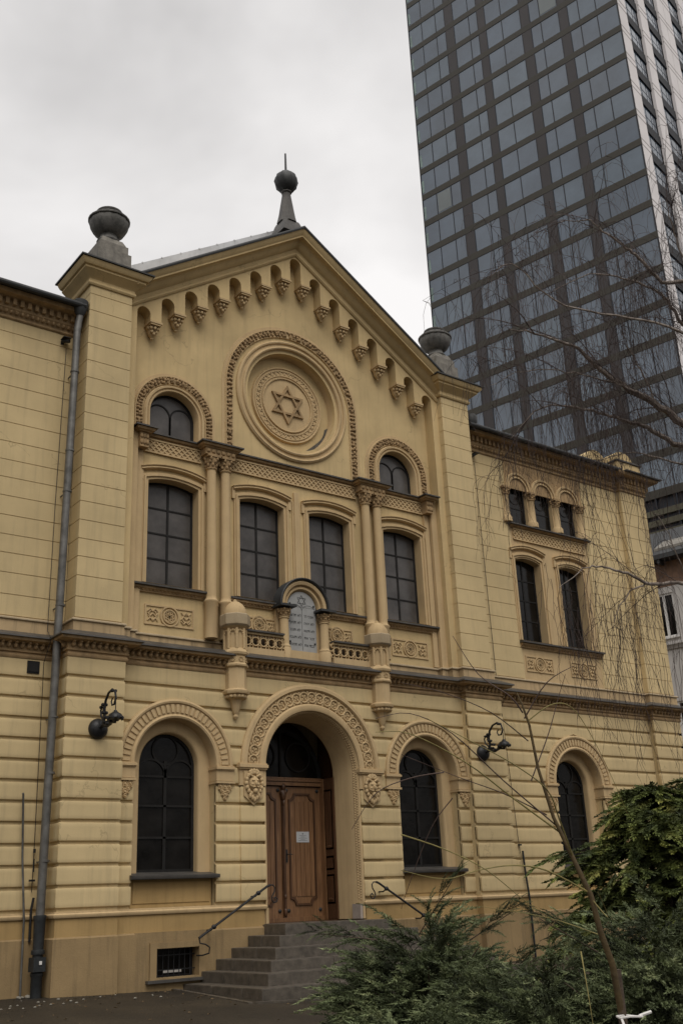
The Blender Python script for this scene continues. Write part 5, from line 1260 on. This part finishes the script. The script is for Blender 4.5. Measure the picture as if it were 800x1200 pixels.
for pts, r0, dk in (
    ([(-9.219, -14.582, 1.678), (-9.264, -14.573, 1.732), (-9.322, -14.499, 1.811), (-9.378, -14.451, 1.945)], .004, 1),
    ([(-9.211, -14.579, 1.660), (-9.174, -14.658, 1.766), (-9.112, -14.727, 1.814)], .004, 1),
    ([(-9.189, -14.564, 1.592), (-9.373, -14.593, 1.666), (-9.571, -14.598, 1.712), (-9.745, -14.606, 1.727)], .003, 1),
    ([(-9.173, -14.545, 1.468), (-9.102, -14.576, 1.617), (-9.058, -14.594, 1.730), (-9.053, -14.636, 1.809)], .0035, 1),
    ([(-9.201, -14.583, 1.652), (-9.150, -14.644, 1.698), (-9.098, -14.680, 1.690), (-9.034, -14.691, 1.610), (-8.954, -14.690, 1.477), (-8.886, -14.683, 1.353)], .003, 0),
    ([(-9.110, -14.584, 1.307), (-9.271, -14.551, 1.412), (-9.481, -14.572, 1.511), (-9.698, -14.575, 1.584), (-9.843, -14.595, 1.578)], .0042, 0),
    ([(-9.120, -14.585, 1.325), (-9.303, -14.551, 1.463), (-9.528, -14.575, 1.594), (-9.676, -14.555, 1.649), (-9.787, -14.528, 1.631)], .0035, 1),
    ([(-9.152, -14.577, 1.359), (-9.295, -14.539, 1.425), (-9.483, -14.549, 1.466), (-9.708, -14.541, 1.528)], .003, 1),
    ([(-9.081, -14.606, 1.220), (-9.180, -14.653, 1.339), (-9.267, -14.694, 1.423), (-9.439, -14.728, 1.489), (-9.623, -14.747, 1.544), (-9.766, -14.732, 1.600)], .004, 0),
    ([(-9.062, -14.629, 1.125), (-9.223, -14.618, 1.191), (-9.386, -14.636, 1.207), (-9.538, -14.648, 1.195), (-9.683, -14.662, 1.174), (-9.816, -14.640, 1.200)], .004, 0),
    ([(-9.666, -14.676, 1.462), (-9.741, -14.613, 1.450), (-9.812, -14.541, 1.413), (-9.849, -14.469, 1.320)], .003, 1),
    ([(-9.633, -14.668, 1.392), (-9.667, -14.606, 1.315), (-9.690, -14.514, 1.158), (-9.695, -14.484, 1.101)], .0025, 1),
    ([(-9.733, -14.549, 1.300), (-9.627, -14.609, 1.256), (-9.518, -14.663, 1.194), (-9.324, -14.630, 1.096), (-9.151, -14.597, 1.030)], .003, 0),
    ([(-9.055, -14.628, 1.112), (-9.047, -14.686, 1.049), (-9.169, -14.762, 1.123)], .003, 0),
    ([(-9.063, -14.651, 1.002), (-9.118, -14.499, 1.055), (-9.223, -14.304, 1.096)], .0025, 0),
    ([(-9.178, -14.678, 0.960), (-9.225, -14.729, 0.861), (-9.235, -14.744, 0.764)], .003, 0)):
    P_ = rel(pts); fine = []
    for i in range(len(P_) - 1):     # Catmull-Rom smoothing
        p0, p1, p2, p3 = [Vector(P_[max(0, min(len(P_) - 1, i + k))]) for k in (-1, 0, 1, 2)]
        for t in (0, .25, .5, .75): fine.append(.5 * ((2 * p1) + (p2 - p0) * t + (2 * p0 - 5 * p1 + 4 * p2 - p3) * t * t + (3 * p1 - p0 - 3 * p2 + p3) * t ** 3))
    fine.append(Vector(P_[-1])); (tw_ if dk else tg).tube(fine, [r0 * .72 * (1 - .75 * i / len(fine)) for i in range(len(fine))], 6)
tw_.build('dark_branch', SD, sap); tg.build('green_branch', SY, sap)
stk = thing('support_stake', 'brown wooden stake beside the sapling foot', 'stake', (-8.958, -14.619, 0.536))
b = MB(); b.tube([(0, 0, -.2), (0, 0, .36)], .013, 8); b.build('post', BARK, stk)
b = MB(); tie_c = (-8.979, -14.657, 0.766)
b.tube([(-.035, 0, 0), (-.02, -.025, .004), (.03, -.03, 0), (.05, 0, -.004), (.03, .03, .0), (-.02, .025, .002), (-.035, 0, 0)], .0035, 6); b.tube([(-.03, 0, 0), (-.045, -.02, -.02), (-.04, -.02, -.045)], .004, 6); b.tube([(.04, -.01, 0), (.085, -.02, .008)], .005, 6)
to_ = b.build('tie', WHITEP); to_.location = tie_c; tag(to_, 'white cloth tie knotted round the sapling and its stake', 'tie')

# ---- birch at the right, its trunk outside the picture
BK = mat('birch_bark', (.34, .29, .25), .8, .45, 6, .4, c2=(.09, .065, .05)); TWG = mat('birch_twig', (.060, .042, .037), .8, .35, 3, 0)
bt = (5.874, -5.500, -0.427)
bir = thing('birch_tree', 'bare weeping birch reaching in from the right with hanging dark twigs', 'tree', gl(bt))
B0 = Vector(gl(bt))
rb = random.Random(21); lim = MB(); V_ = []; F_ = []
def thin(pts, r0, r1):
    n = len(pts); k0 = len(V_)
    for i, p in enumerate(pts):
        r = r0 + (r1 - r0) * i / (n - 1); t = (pts[min(i + 1, n - 1)] - pts[max(0, i - 1)]); a = t.orthogonal().normalized() if t.length else Vector((1, 0, 0)); c_ = t.normalized().cross(a)
        for q in (0, 2.094, 4.189): V_.append(tuple(p + a * r * cos(q) + c_ * r * sin(q)))
    for i in range(n - 1):
        for j in range(3): F_.append((k0 + i * 3 + j, k0 + i * 3 + (j + 1) % 3, k0 + (i + 1) * 3 + (j + 1) % 3, k0 + (i + 1) * 3 + j))
def strand(p, L_, r=.0038, out=None):
    """twig that leaves its limb sideways and then hangs"""
    d = out or Vector((rb.uniform(-1, 1), rb.uniform(-1, 1), rb.uniform(-.1, .8))); d = d.normalized(); pts = [p.copy()]; n = max(5, int(L_ / .16)); st_ = L_ / n
    for i in range(n):
        d = (d + Vector((rb.uniform(-.26, .26), rb.uniform(-.26, .26), -.62 - .14 * i))).normalized(); p = p + d * st_; pts.append(p.copy())
        if rb.random() < .35 and i > 1:
            q = p.copy(); e = (d + Vector((rb.uniform(-.8, .8), rb.uniform(-.8, .8), .1))).normalized(); sub = [q.copy()]
            for _ in range(3): e = (e + Vector((0, 0, -.35))).normalized(); q = q + e * st_ * .8; sub.append(q.copy())
            thin(sub, r * .7, r * .4)
    thin(pts, r, r * .5)
def smooth(P_):
    fine = []
    for i in range(len(P_) - 1):
        p0, p1, p2, p3 = [Vector(P_[max(0, min(len(P_) - 1, i + k))]) for k in (-1, 0, 1, 2)]
        for t in (0, .2, .4, .6, .8): fine.append(.5 * ((2 * p1) + (p2 - p0) * t + (2 * p0 - 5 * p1 + 4 * p2 - p3) * t * t + (3 * p1 - p0 - 3 * p2 + p3) * t ** 3))
    fine.append(Vector(P_[-1])); return fine
def limb(pts, r0, r1, twigs=0, lmin=.6, lmax=1.8, side=5, dens_pow=1.0, wob=.02):
    f = [Vector(p) - B0 for p in smooth(pts)]
    f = [f[0]] + [p + Vector((rb.uniform(-wob, wob), rb.uniform(-wob, wob), rb.uniform(-wob, wob))) for p in f[1:]]
    n = len(f); lim.tube(f, [.88 * (r0 + (r1 - r0) * i / (n - 1)) for i in range(n)], 8)
    for k in range(side):      # secondary limbs
        i = rb.randint(n // 4, n - 2); d = (f[i + 1] - f[i]).normalized(); e = (d * .8 + Vector((rb.uniform(-.7, .7), rb.uniform(-.7, .7), rb.uniform(-.2, .8)))).normalized(); p = f[i].copy(); s = [p.copy()]
        for _ in range(7): e = (e + Vector((rb.uniform(-.15, .15), rb.uniform(-.15, .15), -.07))).normalized(); p = p + e * rb.uniform(.14, .24); s.append(p.copy())
        rr = min(.014, r0 * .16); thin(s, max(.005, rr), .0025)
        for q in s[1:]:
            for _ in range(2): strand(q, rb.uniform(lmin, lmax) * .85)
    for k in range(int(twigs * 1.5)):
        i = min(n - 1, int(n * rb.random() ** dens_pow)); strand(f[i], rb.uniform(lmin, lmax))
lim.tube([Vector(p) - B0 for p in (gl(bt), (5.166, -6.577, 3.008), (4.339, -7.567, 6.449), (3.749, -8.732, 9.877), (3.217, -9.940, 13.302), (2.626, -11.105, 16.731))], [.20, .18, .15, .12, .09, .05], 12)
limb([(4.339, -7.567, 6.449), (3.523, -7.669, 7.986), (2.942, -7.508, 8.587), (2.409, -7.386, 8.907), (1.951, -7.261, 9.098), (1.381, -7.109, 9.413), (0.961, -7.052, 9.690), (0.378, -6.831, 9.880), (-0.178, -6.578, 9.960)], .10, .008, 60, .7, 2.2, 12)
limb([(4.339, -7.567, 6.449), (3.573, -7.477, 8.069), (3.099, -7.149, 8.426), (2.706, -6.969, 8.681), (2.361, -6.667, 8.884), (2.008, -6.366, 9.102), (1.365, -5.805, 9.239), (1.014, -5.300, 8.737)], .07, .005, 50, .6, 2.0, 9)
limb([(2.295, -7.353, 9.021), (1.669, -7.307, 9.082), (1.189, -7.224, 9.114), (0.604, -7.062, 9.148), (-0.101, -6.774, 9.110), (-0.557, -6.439, 8.854)], .022, .004, 26, .5, 1.4, 6)
limb([(2.413, -7.408, 8.947), (2.226, -7.350, 9.413), (2.010, -7.306, 9.952), (1.875, -7.335, 10.233)], .02, .006, 16, .6, 1.6, 4)
limb([(4.528, -7.387, 5.759), (3.424, -7.176, 5.961), (2.833, -7.079, 5.856), (2.149, -6.925, 5.784), (1.673, -6.878, 5.885), (1.211, -6.822, 5.944), (0.857, -6.667, 5.904), (0.534, -6.413, 5.604)], .05, .005, 14, .5, 1.6, 3)
limb([(2.149, -6.925, 5.784), (1.900, -6.836, 5.714), (1.809, -6.721, 5.617), (1.651, -6.617, 5.366), (1.636, -6.480, 5.100)], .018, .004, 5, .5, 1.2, 1)
limb([(2.160, -6.933, 5.783), (2.266, -6.915, 5.572), (2.330, -6.750, 5.120), (2.495, -6.630, 4.598)], .008, .003, 3, .5, 1.0, 0)
limb([(3.879, -8.508, 9.191), (2.886, -8.478, 10.737), (2.211, -8.044, 10.908), (1.820, -7.934, 11.309), (1.572, -7.840, 11.513), (1.242, -7.712, 11.774), (0.999, -7.609, 11.950), (0.561, -7.260, 11.919)], .05, .005, 40, .6, 1.9, 8)
limb([(3.950, -8.240, 8.507), (3.543, -8.012, 9.822), (2.955, -7.839, 10.409), (2.605, -7.790, 10.872), (2.332, -7.667, 11.052), (1.968, -7.463, 11.210), (1.476, -7.125, 11.292), (0.934, -6.575, 11.000)], .05, .005, 45, .6, 1.9, 9)
limb([(3.369, -8.873, 9.367), (2.454, -8.757, 10.604), (2.034, -8.634, 11.022), (1.811, -8.681, 11.483), (1.641, -8.748, 11.901)], .03, .006, 16, .5, 1.3, 5)
limb([(3.178, -8.756, 8.573), (2.022, -8.391, 9.672), (1.071, -7.811, 9.981), (0.238, -7.305, 10.258), (-0.430, -7.069, 10.839), (-0.718, -6.734, 10.594)], .03, .004, 40, .6, 1.9, 8)
limb([(4.810, -7.571, 7.976), (3.722, -6.868, 8.245), (3.099, -6.280, 8.577), (2.518, -5.749, 8.392)], .03, .004, 16, .5, 1.5, 4)
limb([(3.303, -7.694, 4.120), (2.429, -7.591, 4.464), (1.534, -7.915, 6.030), (1.180, -7.881, 6.532)], .02, .004, 6, .3, .9, 2)
# long hanging tresses in front of the right wing
for (c0, c1, n_, la, lb) in (((1.311, -4.935, 9.192), (1.520, -5.008, 9.007), 8, 1.6, 2.6), ((2.570, -5.502, 8.925), (2.994, -5.711, 8.683), 12, 2.0, 4.6), ((3.343, -5.797, 8.298), (3.778, -6.049, 8.129), 12, 2.0, 4.5), ((2.041, -5.474, 9.154), (2.347, -5.565, 8.848), 5, 1.5, 3.5), ((2.513, -5.483, 6.125), (2.718, -5.634, 6.114), 10, 1.6, 2.9), ((2.901, -5.704, 5.966), (3.159, -5.764, 5.675), 16, 1.6, 3.2), ((2.058, -5.081, 6.010), (2.268, -5.105, 5.721), 10, 1.2, 2.6), ((3.770, -5.709, 5.139), (3.952, -5.844, 5.130), 6, 1.4, 2.4), ((1.857, -4.957, 6.643), (2.634, -5.267, 6.041), 9, .6, 2.0)):
    c0 = Vector(c0) - B0; c1 = Vector(c1) - B0
    for _ in range(n_):
        p = c0.lerp(c1, rb.random()) + Vector((rb.uniform(-.15, .15), rb.uniform(-.3, .3), rb.uniform(-.3, .2))); L_ = rb.uniform(la, lb); m_ = int(L_ / .14); pts = [p.copy()]; wx_ = rb.uniform(-.12, .12); wy_ = rb.uniform(-.1, .1)
        for i in range(m_):
            wx_ += rb.uniform(-.24, .24); wy_ += rb.uniform(-.2, .2); wx_ *= .82; wy_ *= .82; p = p + Vector((wx_, wy_, -1)).normalized() * .14; pts.append(p.copy())
            if rb.random() < .3:
                q = p.copy(); e = Vector((rb.uniform(-1, 1), rb.uniform(-1, 1), -.6)).normalized(); s = [q.copy()]
                for _k in range(3): e = (e + Vector((0, 0, -.5))).normalized(); q = q + e * .09; s.append(q.copy())
                thin(s, .003, .0018)
        thin(pts, .0048, .0025)
lim.build('limb', BK, bir); npmesh('twigs', V_, F_, TWG, bir)
print('faces birch', len(F_))
